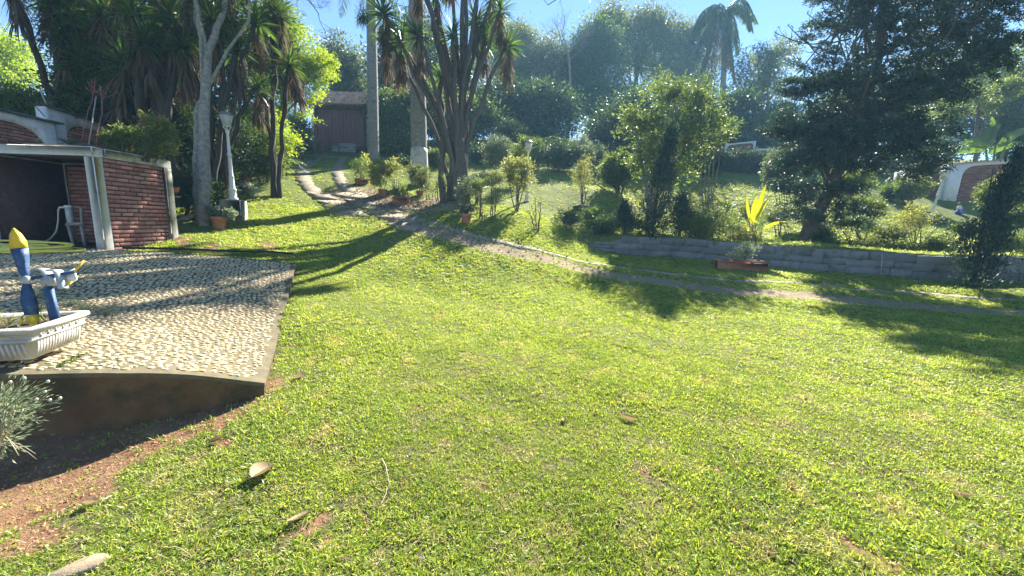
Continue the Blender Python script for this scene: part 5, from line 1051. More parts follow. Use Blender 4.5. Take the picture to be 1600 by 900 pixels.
d0, b0 = dof(910, 324); shrub('airy green shrub growing out of a soil ring in the middle lawn', 910, d0, [(908, 278, 17, 22, d0), (915, 255, 12, 12, d0)], 'fleck', 60, 30, .075, .3, .14, nst=8, tr=.016)
g = Geo(); lathe(g, [(0, -.1), (.42, -.1), (.38, .05), (.22, .10), (0, .11)], 12); tag(link('soil_mound', g.mesh('soil_mound', M['soil']), None, b0), 'dark soil ring under the airy green shrub', 'mound')
d0, b0 = dof(966, 303); shrub('broad leaved bush with a thick dark foot in the middle lawn', 966, d0, [(962, 258, 26, 22, d0), (985, 262, 18, 20, d0), (958, 280, 22, 14, d0)], 'mid', 200, 40, .13, .4, .2, nst=6, tr=.05)
for px, d0, cy, rx, ry, m, lab in [(886, 14.2, 341, 22, 12, 'dark', 'low dark grassy clump on the bank above the path'), (945, 14, 352, 20, 16, 'dark', 'low dark clump left of the squat juniper'), (920, 14.8, 335, 22, 10, 'mid', 'flat leafy patch on the bank between lamp and juniper'), (1085, 14.3, 350, 22, 18, 'dark', 'dark clump between the grey juniper and the rounded bush')]:
    shrub(lab, px, d0, [(px, cy, rx, ry, d0)], m, int(rx * ry / 5), 36, .10, .25, .12, name='ground_clump', cat='plant', nst=3)
# multi stemmed pale shrub
t = plant('pale_stemmed_tree', 'small tree with several thin pale stems right of the frangipani', 'tree', at(1100, 19), [blob(1120, 215, 22, 14, 19), blob(1098, 222, 20, 14, 19), blob(1140, 200, 14, 12, 19)], 'light', 90, 36, .13, .4, .22, trunks=[[at(1100 + i * 3, 19), P(1096 + i * 6, 270, 19), P(1092 + i * 9, 228, 19)] for i in range(5)], tr=.032, bark='bark_grey', k=16, lo=.6)
def rosette(label, b, n, L, wd, mat, up=.6, droop=.8, name='agave', cat='plant', segs=4):
    t = thing(name, label, cat, b)
    for i in range(n):
        g = Geo(); a = i * 2.4; e = up * (1.6 * i / n + .15); blades(g, np.array([b + [0, 0, .04]]), np.array([[math.cos(a), math.sin(a), e]]), L * rng.uniform(.8, 1.1), wd, droop * rng.uniform(.7, 1.2), rng.random(), segs); part('leaf', g, M[mat], t)
    return t
b0 = at(1135, 17.5); rosette('dark spiky agave rosette on the shaded lawn right of the pale stems', b0 + [0, 0, .35], 34, .62, .07, 'dark', 1.0, .9)
g = Geo(); tube(g, [b0 - [0, 0, .1], b0 + [0, 0, .4]], .09, 8); tag(link('agave_stump', g.mesh('agave_stump', M['bark'], origin=b0), None, b0), 'short dark stump carrying the agave rosette', 'stump')
# terrace shrubs above the wall
TS = [(1112, 13.2, 1108, 350, 46, 34, 'light', 'rounded pale green bush on the terrace edge right of the cypress', 300, .055), (1160, 12.9, 1165, 372, 24, 20, 'fleck', 'pale flowered clump below the big yellow leaves', 130, .05), (1215, 14.5, 1218, 335, 26, 16, 'olive', 'straggly brown bush right of the big yellow leaves', 60, .06),
      (1225, 17, 1225, 265, 30, 34, 'grey', 'big grey-green bush touching the left side of the big conifer', 260, .10), (1285, 13.2, 1285, 370, 26, 16, 'dark', 'dark low bush at the foot of the big conifer', 90, .07), (1335, 16.5, 1335, 285, 28, 20, 'light', 'bright bush glowing under the big conifer', 150, .08), (1350, 14.5, 1352, 325, 26, 20, 'mid', 'leafy bush with several stems under the conifer boughs', 120, .07),
      (1310, 12.6, 1312, 385, 28, 12, 'mid', 'low mixed plants on the wall top right of the conifer foot', 80, .06), (1385, 12.9, 1390, 365, 30, 16, 'olive', 'twiggy brownish bush on the terrace before the conifer shade', 60, .06), (1430, 13, 1432, 340, 26, 22, 'fleck', 'thin yellowish bush in front of the leaning lamp foot', 50, .06),
      (1428, 20.2, 1428, 292, 26, 20, 'light', 'leafy green bush left of the leaning lamp', 150, .09), (1448, 22.6, 1450, 268, 22, 13, 'fleck', 'pale yellow bush behind the leaning lamp', 110, .09), (1400, 21, 1400, 300, 22, 16, 'mid', 'green bush further left of the leaning lamp', 110, .09), (1470, 12.1, 1470, 382, 24, 16, 'light', 'pale green clump on the terrace left of the shaggy conifer', 80, .055),
      (1565, 11.7, 1568, 378, 36, 18, 'light', 'yellow-green bed plants right of the shaggy conifer', 140, .055), (1560, 14.5, 1562, 300, 26, 26, 'light', 'sunlit bush behind the shaggy conifer', 150, .07), (1595, 13, 1597, 335, 18, 18, 'mid', 'green bush at the right frame edge below the brick wall', 80, .06), (1415, 12.3, 1418, 388, 26, 10, 'mid', 'low trailing plants hanging over the grey wall', 70, .05),
      (1255, 12.2, 1242, 402, 12, 16, 'fleck', 'narrow flowering plant climbing the front of the grey wall', 46, .045), (1290, 12., 1290, 402, 14, 14, 'dark', 'dark succulent hanging down the middle of the grey wall', 40, .06), (1210, 12.5, 1212, 385, 18, 8, 'mid', 'small leafy tuft on the wall beside the yellow plant', 36, .05), (1508, 12.4, 1508, 355, 14, 12, 'dark', 'dark leafy bush right behind the shaggy conifer foot', 50, .06),
      (1355, 12.3, 1358, 380, 18, 12, 'olive', 'dry twiggy clump on the wall top', 30, .05), (1260, 15.5, 1262, 335, 20, 14, 'olive', 'dull bush behind the big conifer trunk', 50, .07), (1310, 19.5, 1308, 285, 24, 18, 'mid', 'green bush far behind the conifer trunk', 110, .09), (1180, 15.3, 1172, 330, 22, 12, 'olive', 'brownish clump behind the yellow leaves', 50, .06), (1500, 13.3, 1330, 345, 30, 8, 'dark', 'strip of dark plants in the conifer shade', 60, .06)]
for px, d, cx, cy, rx, ry, m, lab, n, ln in TS:
    if lab.startswith('strip'): px = 1330
    shrub(lab, px, d, [(cx, cy, rx, ry, d), (cx - rx * .4, cy + ry * .3, rx * .6, ry * .7, d)], m, int(n * 1.4), 34, ln, .5, .12, name='garden_shrub', nst=6, tr=.014)
# big yellow leaves
b0 = at(1182, 12.75); t = thing('yellow_leaved_plant', 'plant with huge glowing yellow upright leaves on the terrace wall', 'plant', b0)
def bigleaf(g, p0, p1, p2, w, tint=.5, n=9):
    s = np.linspace(0, 1, n)[:, None]; p0, p1, p2 = map(lambda q: np.array(q, float), (p0, p1, p2)); c = (1 - s) ** 2 * p0 + 2 * s * (1 - s) * p1 + s ** 2 * p2; tg = unit(np.gradient(c, axis=0)); sd = unit(np.cross(tg, [0.2, 1., .1])); nm = np.cross(sd, tg)
    ww = w * np.sin(np.clip(s * .93 + .06, 0, 1) * math.pi) ** .7; rows = [c - sd * ww + nm * ww * .25, c, c + sd * ww + nm * ww * .25]
    v = np.stack(rows, 1).reshape(-1, 3); f = np.array([[a * 3 + b, a * 3 + b + 1, (a + 1) * 3 + b + 1, (a + 1) * 3 + b] for a in range(n - 1) for b in (0, 1)]); g.add(v, f, tint)
D = 12.8
for (a, m_, e, w_) in [((1180, 350), (1184, 325), (1197, 288), .085), ((1176, 350), (1176, 325), (1184, 305), .075), ((1172, 345), (1168, 325), (1167, 305), .05), ((1182, 345), (1190, 325), (1201, 310), .05), ((1180, 345), (1184, 335), (1193, 325), .045), ((1193, 358), (1205, 348), (1229, 346), .045), ((1172, 362), (1168, 358), (1162, 350), .045), ((1178, 350), (1172, 345), (1170, 338), .04)]:
    g = Geo(); bigleaf(g, P(*a, D), P(*m_, D), P(*e, D + rng.uniform(-.3, .3)), w_); part('leaf', g, M['yellow'], t)
g = Geo(); bigleaf(g, P(1188, 368, D), P(1190, 345, D), P(1194, 330, D + .1), .07); part('leaf', g, M['mid'], t)
g = Geo()
for a, e in [((1181, 392), (1180, 348)), ((1178, 392), (1175, 350)), ((1184, 392), (1190, 362))]: tube(g, curve(P(*a, D) - [0, 0, .05], P(*e, D), (0, 0, 0), 5, .01), .012, 5)
part('stem', g, M['bark'], t)
d0, b0 = dof(1158, 421); trough('long red-brown clay trough standing on the lawn against the grey wall', b0 + [0, .05, 0], 1.35, .3, .26, -.12)
shrub('white flowered plant tumbling out of the long clay trough', 1150, d0, [(1152, 398, 22, 10, d0), (1168, 388, 18, 12, d0)], 'silver', 70, 34, .045, .5, .08, name='trough_plant', cat='plant', base=b0 + [0, .05, .24], nst=5)
b0 = G(1376, 432); g = Geo(); tube(g, [b0, b0 + [.02, .1, .62]], .016, 6); tag(link('stake', g.mesh('stake', M['pvc'], origin=b0), None, b0), 'thin pale stake leaning on the grey retaining wall', 'stake')
# banana plant by the right wall
b0 = at(1545, 22); t = thing('banana_plant', 'banana plant with broad bright leaves above the right brick wall', 'plant', b0); D = 21.6; g = Geo()
for e in ((1555, 225), (1575, 215), (1540, 230)): tube(g, curve(b0 - [0, 0, .1], P(*e, D), (0, 0, .2), 7), np.linspace(.12, .03, 7), 8)
part('stem', g, M['mid'], t)
for (a, m_, e, w_) in [((1532, 218), (1545, 208), (1565, 195), .28), ((1560, 228), (1580, 210), (1612, 200), .25), ((1545, 240), (1560, 228), (1600, 222), .22), ((1550, 232), (1530, 215), (1500, 225), .22), ((1548, 230), (1555, 200), (1550, 182), .2), ((1540, 236), (1520, 228), (1492, 240), .2)]:
    g = Geo(); bigleaf(g, P(*a, D), P(*m_, D), P(*e, D), w_); part('leaf', g, M['banana'], t)
# little figurine (seated doll-like statue)
def figurine():
    b = G(1497, 334, 5); b = at(1497, proj(b)[2]); t = thing('garden_figurine', 'small figurine in blue skirt and white top on the lawn before the brick wall', 'figurine', b)
    J = {'pel': (0, 0, .10), 'sp': (0, .0, .22), 'ch': (0, 0, .32), 'nk': (0, -.005, .38), 'hd': (0, -.01, .46), 'tp': (0, -.005, .53), 'ls': (-.07, 0, .335), 'le': (-.11, -.03, .25), 'lh': (-.07, -.11, .20), 'rs': (.07, 0, .335), 're': (.11, -.03, .25), 'rh': (.07, -.11, .20), 'lk': (-.06, -.15, .15), 'lf': (-.05, -.18, .03), 'rk': (.06, -.15, .15), 'rf': (.05, -.18, .03)}
    E = [('pel', 'sp'), ('sp', 'ch'), ('ch', 'nk'), ('nk', 'hd'), ('hd', 'tp'), ('ch', 'ls'), ('ls', 'le'), ('le', 'lh'), ('ch', 'rs'), ('rs', 're'), ('re', 'rh'), ('pel', 'lk'), ('lk', 'lf'), ('pel', 'rk'), ('rk', 'rf')]
    Rr = {'pel': .07, 'sp': .06, 'ch': .065, 'nk': .028, 'hd': .058, 'tp': .04, 'ls': .032, 'le': .024, 'lh': .02, 'rs': .032, 're': .024, 'rh': .02, 'lk': .04, 'lf': .025, 'rk': .04, 'rf': .025}
    ks = list(J); me = bpy.data.meshes.new('figure_body'); me.from_pydata([J[k] for k in ks], [(ks.index(a), ks.index(c)) for a, c in E], []); o = link('figure_body', me, t); me.materials.append(M['skin'])
    sk = o.modifiers.new('skin', 'SKIN')
    for i, k in enumerate(ks): me.skin_vertices[0].data[i].radius = (Rr[k], Rr[k]); me.skin_vertices[0].data[i].use_root = (k == 'pel')
    o.modifiers.new('sub', 'SUBSURF').levels = 1; o.modifiers['sub'].render_levels = 1
    g = Geo(); lathe(g, [(.13, 0), (.14, .03), (.10, .16), (.075, .21)], 12); g.V[0] = g.V[0] * [1.1, 1.35, 1] + [0, -.05, 0]; link('skirt', g.mesh('skirt', M['bluecloth']), t)
    g = Geo(); lathe(g, [(.078, .20), (.082, .28), (.088, .34), (.04, .375)], 12); link('blouse', g.mesh('blouse', M['whitecloth']), t)
    g = Geo(); lathe(g, [(.066, .43), (.074, .47), (.07, .52), (.035, .56), (0, .565)], 12); g.V[0] = g.V[0] + [0, .008, 0]; link('hair', g.mesh('hair', M['hair']), t)
figurine()

# ------------------------------------------------------------------ left side details
d0, b0 = dof(343, 357); pot('terracotta pot with pale flowers at the foot of the forked trees', b0, .175, .28)
shrub('pale flowering plant filling the pot beside the lamp pedestal', 343, d0, [(342, 330, 16, 9, d0), (355, 334, 9, 7, d0)], 'silver', 80, 34, .05, .5, .08, name='potted_flowers', cat='plant', base=b0 + [0, 0, .26], nst=5)
d0, b0 = dof(388, 304); shrub('low silvery ground plants behind the lamp pedestal', 388, d0, [(386, 296, 20, 8, d0), (372, 292, 12, 6, d0)], 'silver', 110, 34, .06, .4, .1, name='silver_plants', cat='plant', nst=4)
d0, b0 = dof(385, 288); pot('round clay jug lying near the dark shrub with a stick in it', b0, .15, .22, name='clay_jug', cat='jug')
g = Geo(); tube(g, [b0 + [0, 0, .05], b0 + [-.03, 0, .62]], .018, 6); tag(link('stick', g.mesh('stick', M['twig'], origin=b0), None, b0), 'upright stick standing in the clay jug', 'stick')
b0 = at(436, 16.5); t = thing('fern_palm', 'arching pale fern-like palm at the edge of the drive lawn', 'palm', b0)
for k in range(13): g = Geo(); a = k * 2.4; frond(g, b0 + [0, 0, .35], (math.cos(a), math.sin(a), rng.uniform(.5, 1.6)), rng.uniform(1., 1.5), 1.5, 26, .26, .5, .028, tint=(.3, 1)); part('frond', g, M['light'], t)
g = Geo(); tube(g, [b0 - [0, 0, .1], b0 + [0, 0, .4]], .08, 7); part('trunk', g, M['bark'], t)
t = shrub('dark ferny undergrowth at the foot of the left yuccas', 285, 9.6, [(290, 312, 16, 16, 9.6), (300, 290, 18, 22, 9.8), (338, 300, 14, 18, 10.5), (335, 270, 14, 25, 10.8)], 'dark', 200, 40, .10, .3, .18, name='undergrowth', cat='plant', nst=8)
shrub('dark shrub mass behind the left lamp post', 350, 12.5, [(345, 250, 22, 40, 12.5), (325, 220, 25, 50, 12.7), (370, 225, 18, 50, 13)], 'dark', 380, 45, .10, .4, .22, name='shrub', nst=6, tr=.03)
shrub('wide dark foliage mass above the boundary wall under the yucca heads', 165, 10.9, [(125, 150, 22, 22, 10.9), (165, 160, 36, 30, 10.9), (215, 160, 40, 45, 10.9), (250, 130, 30, 40, 11), (190, 110, 35, 30, 11)], 'dark', 560, 45, .14, .3, .24, name='shrub', nst=8, tr=.04)
shrub('big dark shrub closing the gap between shed and tree trunks', 270, 11.4, [(265, 250, 30, 50, 11.2), (290, 220, 28, 50, 11.5), (240, 200, 30, 40, 11.6)], 'dark', 480, 45, .11, .4, .24, name='shrub', nst=6, tr=.03)
for k in range(7):
    q = at(285 + k * 5, 9.4 + .1 * k); g = Geo(); a = rng.uniform(-.6, .8); L = rng.uniform(.25, .5); tube(g, curve(q + [-L / 2 * math.cos(a), -L / 2 * math.sin(a), .04 + .02 * k], q + [L / 2 * math.cos(a), L / 2 * math.sin(a), .10 + .03 * k], (0, 0, .01), 4), .018, 6)
    lab = 'cut pale branch lying in the small pile between shed and tree trunks'; lab = ['lowest', 'second', 'thin slanted', 'middle', 'longer', 'crossing', 'topmost'][k] + ' pale cut branch of the small pile between shed and tree trunks'; tag(link('cut_branch', g.mesh('cut_branch', M['twig'], origin=q), None, q), lab, 'branch', 'pile of cut branches beside the shed')
# hanging pot behind the shed corner
q = P(275, 302, 8.6); t = thing('hanging_pot', 'small orange clay pot and dish fixed at the back corner of the shed', 'pot', q); g = Geo(); lathe(g, [(0, 0), (.05, 0), (.075, .09), (.08, .10), (0, .10)], 12, q + [0, 0, .02]); part('pot_body', g, M['terracotta'], t)
g = Geo(); lathe(g, [(0, 0), (.07, 0), (.085, .02), (.08, .025), (0, .01)], 12, q - [0, 0, .09]); part('dish', g, M['pvc'], t); g = Geo(); tube(g, [q + [-.12, -.02, .0], q + [.0, 0, .0]], .012, 5); tube(g, [q + [0, 0, -.09], q + [0, 0, .02]], .01, 5); part('bracket', g, M['iron'], t)
# tap, filter and hoses in the shed
def tapstand():
    Zf = SA[2] + .01; d = 7.45; a = P(113, 382, d); a[2] = Zf
    def q(px, py): return P(px, py, d)
    t = thing('tap_stand', 'pale pipe stand with a grey filter and tap inside the shed', 'tap', a)
    g = Geo(); tube(g, [np.r_[q(115, 382)[:2], Zf], q(107, 353)], .026, 8); part('leg', g, M['pvc'], t)
    g = Geo(); tube(g, [np.r_[q(133, 384)[:2], Zf], q(127, 352)], .026, 8); part('leg', g, M['pvc'], t)
    g = Geo(); tube(g, [q(104, 351), q(131, 349)], .03, 8); part('crossbar', g, M['pvc'], t)
    g = Geo(); c = q(111, 349); lathe(g, [(0, 0), (.045, 0), (.055, .02), (.055, .27), (.045, .29), (0, .29)], 14, c); part('filter', g, M['tin'], t)
    g = Geo(); lathe(g, [(0, .291), (.065, .291), (.065, .33), (.04, .34), (0, .34)], 14, c); part('filter_cap', g, M['white_metal'], t)
    g = Geo(); tube(g, [q(128, 350), q(127, 326), q(119, 323)], .022, 7); part('pipe', g, M['pvc'], t)
    g = Geo(); tube(g, [q(104, 324), q(93, 324), q(91, 329)], .018, 7); part('tap_spout', g, M['white_metal'], t)
    h = q(91, 329); e = P(40, 384, 6.75); e[2] = pt1(e[0], e[1]) + .02
    g = Geo(); p = [h, q(91, 345), q(88, 362), q(78, 374) * .5 + P(78, 374, 7.1) * .5, P(62, 381, 6.95), e]; p = np.array(p); u = np.linspace(0, 5, 26); p = np.stack([np.interp(u, range(6), p[:, k]) for k in range(3)], 1); kk = np.ones(3) / 3; p[1:-1] = np.stack([np.convolve(p[:, k], kk, 'valid') for k in range(3)], 1); p[:, 2] = np.maximum(p[:, 2], np.array([pt1(a_, b_) for a_, b_ in p[:, :2]]) + .015)
    tube(g, p, .013, 7); tag(link('pale_hose', g.mesh('pale_hose', M['hose_p'], True, origin=h), None, h), 'pale hose hanging from the tap down to the yellow coil', 'hose')
    # yellow coil
    c = P(20, 397, 6.5); c[2] = pt1(c[0], c[1]); n = 330; th = np.linspace(0, 2 * math.pi * 6.3, n); r = .62 + .25 * np.sin(th * .23) + .08 * np.sin(th * .71 + 1); ell = np.c_[c[0] + 1.25 * r * np.cos(th) + .1 * np.sin(th * .31), c[1] + .42 * r * np.sin(th) + .05 * np.sin(th * .4)]
    z = np.array([pt1(*v) for v in ell]) + .015 + .085 * (np.arange(n) / n) + .02 * np.sin(th * 1.37); g = Geo(); tube(g, np.c_[ell, z], .018, 6); tag(link('yellow_hose', g.mesh('yellow_hose', M['hose_y'], True, origin=c), None, c), 'coiled yellow garden hose lying before the shed opening', 'hose')
    g = Geo(); p = [G(px, py) for px, py in [(458, 407), (420, 401), (370, 399), (320, 398), (270, 397), (225, 396), (190, 395)]]; p = np.array(p); u = np.linspace(0, 6, 40); p = np.stack([np.interp(u, range(7), p[:, k]) for k in range(3)], 1); p[:, 2] = np.maximum([pt1(a_, b_) for a_, b_ in p[:, :2]], H(p[:, 0], p[:, 1])) + .02; p[:, 1] += .03
    tube(g, p, .022, 7); tag(link('black_pipe', g.mesh('black_pipe', M['black'], True, origin=p[0]), None, p[0]), 'black pipe laid along the far edge of the cobbles', 'pipe')
tapstand()
# plants on top of the shed
zt = SZT
t = thing('roof_bed', 'soil bed on the flat roof of the brick shed', 'planting bed', (SA[0] - 1, SA[1] + .8, zt)); g = Geo(); box(g, (SA[0] - SWD - .1, SA[1] + .17, zt + .001), (SA[0] - .1, SA[1] + SDP - .1, zt + .05), bev=.02); part('soil', g, M['soil'], t)
def onroof(px, off): return np.array([P(px, 230, SA[1] + off)[0], SA[1] + off, zt + .04])
D = 7.6
shrub('leafy green bush spreading over the right end of the shed roof', 210, D, [(185, 222, 18, 14, D), (215, 222, 22, 14, D), (245, 232, 16, 14, D), (250, 215, 14, 14, D), (200, 210, 14, 10, D)], 'light', 230, 36, .055, .5, .10, base=onroof(212, .8), nst=7, name='roof_shrub')
shrub('yellow leafed branchy bush above the right corner of the shed', 245, D, [(246, 198, 16, 12, D), (258, 208, 12, 10, D), (235, 186, 10, 8, D), (262, 228, 8, 12, D)], 'fleck', 70, 30, .075, .4, .09, base=onroof(246, .9), nst=5, name='roof_shrub')
rosette('grey spiky bromeliad on the shed roof left of the leafy bush', onroof(140, .75), 36, .34, .035, 'grey', 1.2, 1.5, 'bromeliad')
rosette('small succulent rosette on the front edge of the shed roof', onroof(90, .3), 22, .10, .03, 'silver', .8, .3, 'succulent', segs=2)
for j, (px, py, lab) in enumerate([(160, 133, 'tallest branching reddish flower stalk on the shed roof'), (226, 174, 'short reddish flower stalk right of the leafy roof bush'), (146, 128, 'thin dark flower stalk left of the tallest one')]):
    b = onroof(px + (14 if j == 0 else 2), .7); tp = P(px, py + 12, b[1] / math.cos(PITCH) * 1.0); tp = P(px, py + 14, 7.65); t = thing('flower_stalk', lab, 'plant', b); g = Geo(); tube(g, curve(b, tp, (0, 0, 0), 7, .01), .008 if j != 2 else .006, 6); part('stem', g, M['redstalk'], t)
    g = Geo()
    for k in range(7 if j != 1 else 5): e = tp + [rng.normal(0, .09), rng.normal(0, .06), rng.uniform(.02, .2)]; tube(g, curve(tp - [0, 0, .1 * rng.random()], e, (0, 0, -.02), 4), .006, 4); leaves(g, np.repeat(e[None], 8, 0), rdir(8, .6), .035, .02, .5)
    part('flower_head', g, M['redstalk'], t)
g = Geo(); a = P(150, 150, 8.2); b = P(160, 195, 8.0); tube(g, curve(onroof(162, .9), a, (0, 0, 0), 6, .003), .011, 6); tag(link('pale_stick', g.mesh('pale_stick', M['pvc'], origin=onroof(162, .9)), None, onroof(162, .9)), 'pale stick leaning up out of the roof planting', 'stick')
# wires on the boundary wall
t = thing('wire_bracket', 'thin iron wire brackets leaning over the tiled boundary wall', 'bracket', P(66, 185, 9.6)); g = Geo(); tube(g, [P(70, 182, 9.6), P(30, 138, 9.6)], .010, 5); part('wire', g, M['black'], t); g = Geo(); tube(g, [P(72, 162, 9.9), P(62, 138, 9.9)], .014, 5); part('rod', g, M['tin'], t)

# ------------------------------------------------------------------ foreground: planter, whirligig, small plants, litter
def Gp(px, py):
    v = ray(px, py); ds = np.linspace(1.5, 9, 900); p = CAM + ds[:, None] * v; k = np.where(p[:, 2] < ptop(p[:, 0], p[:, 1]))[0][0]; return p[k]
def planter():
    B0 = Gp(53, 574); B1 = Gp(122, 546); u = unit((B1 - B0)[:2]); wv = np.array([-u[1], u[0]]); Ls = float(np.linalg.norm((B1 - B0)[:2])); Lf = .95; z0 = max(B0[2], B1[2], pt1(*(B0[:2] + wv * Lf))) - .004; hh = .245
    t = thing('white_planter', 'white rectangular garden planter with fluted relief on the corner of the cobbles', 'planter', (B0[0], B0[1], z0)); ang = math.atan2(u[1], u[0])
    # local frame: x along the short side (u), y along wv (to the left); origin at near corner
    def W(x, y, z): q = np.array([x, y]); return np.array([q[0] * u[0] + q[1] * wv[0], q[0] * u[1] + q[1] * wv[1], z])
    def ring(o, z): return [W(-o, -o, z), W(Ls + o, -o, z), W(Ls + o, Lf + o, z), W(-o, Lf + o, z)]
    g = Geo(); prof = [(0, 0), (.012, .01), (.04, .135), (.050, .14), (.052, .152), (.044, .156), (.055, .20), (.068, .206), (.074, .215), (.074, .235), (.066, hh), (.035, hh), (.030, hh - .05)]
    v = []; 
    for o, z in prof: v += ring(o, z)
    f = [[a * 4 + b, a * 4 + (b + 1) % 4, (a + 1) * 4 + (b + 1) % 4, (a + 1) * 4 + b] for a in range(len(prof) - 1) for b in range(4)] + [[0, 3, 2, 1]]; g.add(v, f); link('planter_body', g.mesh('planter_body', M['planter']), t)
    g = Geo(); g.add(ring(.028, hh - .03), [[0, 1, 2, 3]]); link('soil', g.mesh('soil', M['soil']), t)
    # flutes
    fl = Geo()
    def flute(p0, p1): tube(fl, [p0, p0 * .5 + p1 * .5, p1], [.009, .0115, .010], 6)
    n = int(Ls / .028)
    for i in range(n): s = (i + .5) / n * Ls; flute(W(s, -.012, .018), W(s, -.038, .128))
    n = int(Lf / .028)
    for i in range(n): s = (i + .5) / n * Lf; flute(W(-.012, s, .018), W(-.038, s, .128))
    link('fluting', fl.mesh('fluting', M['planter'], True), t)
    sc = Geo()
    for s in np.arange(.04, Ls, .075):
        for k in range(7): a = k / 6 * 4.4; r = .020 * (1 - k / 9); q = W(s + r * math.cos(a), -.050, .178 + r * math.sin(a)); q2 = W(s + .018 * math.cos(a + .9), -.051, .178 + .018 * math.sin(a + .9)); tube(sc, [q, q2], [.006, .003], 5)
    for s in np.arange(.05, Lf, .085):
        for k in range(7): a = k / 6 * 4.4; r = .020 * (1 - k / 9); q = W(-.050, s + r * math.cos(a), .178 + r * math.sin(a)); q2 = W(-.051, s + .018 * math.cos(a + .9), .178 + .018 * math.sin(a + .9)); tube(sc, [q, q2], [.006, .003], 5)
    link('leaf_scroll', sc.mesh('leaf_scroll', M['planter']), t)
    base = np.array(t.location)
    gp = thing('planter_grass', 'thin green and straw coloured blades growing in the white planter', 'plant', base + W(Ls * .45, Lf * .4, hh - .03)); g = Geo(); n = 130
    xs = np.array([base + W(rng.uniform(.05, Ls - .06), rng.uniform(.03, Lf * .85), hh - .03) for _ in range(n)]); d = rdir(n, 1.0); blades(g, xs, d, rng.uniform(.06, .20, n), .008, 1.5, rng.random(n), 4, mat=0)
    xs2 = np.array([base + W(rng.uniform(.05, Ls - .06), rng.uniform(.03, Lf * .8), hh - .03) for _ in range(70)]); blades(g, xs2, rdir(70, .7), rng.uniform(.06, .18, 70), .006, 1.9, rng.random(70), 4, mat=1)
    link('blades', g.mesh('blades', [M['light'], M['dry']], origin=tuple(gp.location)), gp)
    return t, base, W, Ls, Lf, hh
PL = planter()
def whirligig():
    t0, base, W, Ls, Lf, hh = PL; q0 = P(85, 503, 3.08); q0[2] = base[2] + hh - .05; pd_ = float(proj(q0)[2]); pd = pd_
    q0 = P(87, 500, pd); top = P(75, 448, pd); t = thing('whirligig', 'blue and yellow wooden whirligig with a big propeller stuck in the white planter', 'whirligig', q0 - [0, 0, .05]); X = lambda a, b, dd=0: P(a, b, pd + dd)
    g = Geo(); M4 = None; ax = unit(top - q0); rgt = unit(np.cross(ax, FW)); fw = np.cross(rgt, ax)
    def plank(g, a, b, w0, w1, th, n=2, tint=.5):
        a = np.array(a); b = np.array(b); d = unit(b - a); s = unit(np.cross(d, FW)); nn = np.cross(s, d); v = []
        for p, w_ in ((a, w0), (b, w1)): v += [p - s * w_ / 2 - nn * th / 2, p + s * w_ / 2 - nn * th / 2, p + s * w_ / 2 + nn * th / 2, p - s * w_ / 2 + nn * th / 2]
        g.add(v, [[0, 1, 2, 3], [4, 7, 6, 5], [0, 4, 5, 1], [1, 5, 6, 2], [2, 6, 7, 3], [3, 7, 4, 0]])
    plank(g, q0 - [0, 0, .06], top, .058, .056, .03); part('post', g, M['blue'], t)
    g = Geo(); tube(g, [X(41, 437, -.10), X(60, 433, -.02), X(92, 429), X(118, 424, .05)], .014, 8); part('axle', g, M['blue'], t)
    # propeller: two paddle blades with painted tips
    def blade(pts, ws, mat, nm, par, tw=0.):
        g = Geo(); v = []; pts = [np.array(p) for p in pts]; d = unit(pts[-1] - pts[0]); VW = unit(pts[0] - CAM); s0 = unit(np.cross(d, VW)); s0 = s0 * (1 if s0[0] > 0 else -1); nn = np.cross(s0, d)
        for k, (p, w_) in enumerate(zip(pts, ws)):
            s = s0 * math.cos(.2) + nn * math.sin(.2); n2 = np.cross(s, d); v += [p - s * w_ / 2, p - n2 * .009, p + s * w_ / 2, p + n2 * .009]
        m = len(pts); f = [[a * 4 + b, a * 4 + (b + 1) % 4, (a + 1) * 4 + (b + 1) % 4, (a + 1) * 4 + b] for a in range(m - 1) for b in range(4)] + [[0, 3, 2, 1], [4 * m - 4, 4 * m - 3, 4 * m - 2, 4 * m - 1]]; g.add(v, f)
        return link(nm, g.mesh(nm, M[mat], origin=tuple(t.location)), par)
    L = lambda a, b: X(a, b, -.10)
    b1 = blade([L(42, 438), L(38, 425), L(33, 400), L(30, 388)], [.03, .055, .085, .092], 'blue', 'propeller_blade', t); blade([L(29.9, 387.6), L(28, 378), L(24, 366), L(21, 356.5)], [.093, .09, .062, .010], 'ypaint', 'yellow_tip', b1)
    b2 = blade([L(42, 438), L(42, 450), L(45, 470), L(50, 492)], [.03, .055, .088, .074], 'blue', 'propeller_blade', t); blade([L(50.1, 492.4), L(52, 500), L(54.5, 509)], [.073, .062, .045], 'ypaint', 'yellow_tip', b2)
    g = Geo(); lathe(g, [(0, -.03), (.02, -.025), (.024, 0), (.02, .03), (0, .035)], 10, L(41.5, 438)); part('hub', g, M['tin'], t)
    # curved tin body: two bent sheets and a tail fin
    def sheet(nm, a, b, c, w_, mat='tin'):
        g = Geo(); s = np.linspace(0, 1, 8)[:, None]; a, b, c = map(np.array, (a, b, c)); cc = (1 - s) ** 2 * a + 2 * s * (1 - s) * b + s ** 2 * c; n_ = FW * w_; v = np.stack([cc - n_, cc + n_, cc + n_ + [0, 0, .006], cc - n_ + [0, 0, .006]], 1).reshape(-1, 3)
        g.add(v, [[k * 4 + j, k * 4 + (j + 1) % 4, k * 4 + 4 + (j + 1) % 4, k * 4 + 4 + j] for k in range(7) for j in range(4)] + [[0, 3, 2, 1], [28, 29, 30, 31]]); part(nm, g, M[mat], t)
    sheet('wing_plate', X(59, 421), X(72, 414), X(84, 444), .045); sheet('wing_plate', X(80, 424), X(94, 414), X(99, 451, -.02), .04)
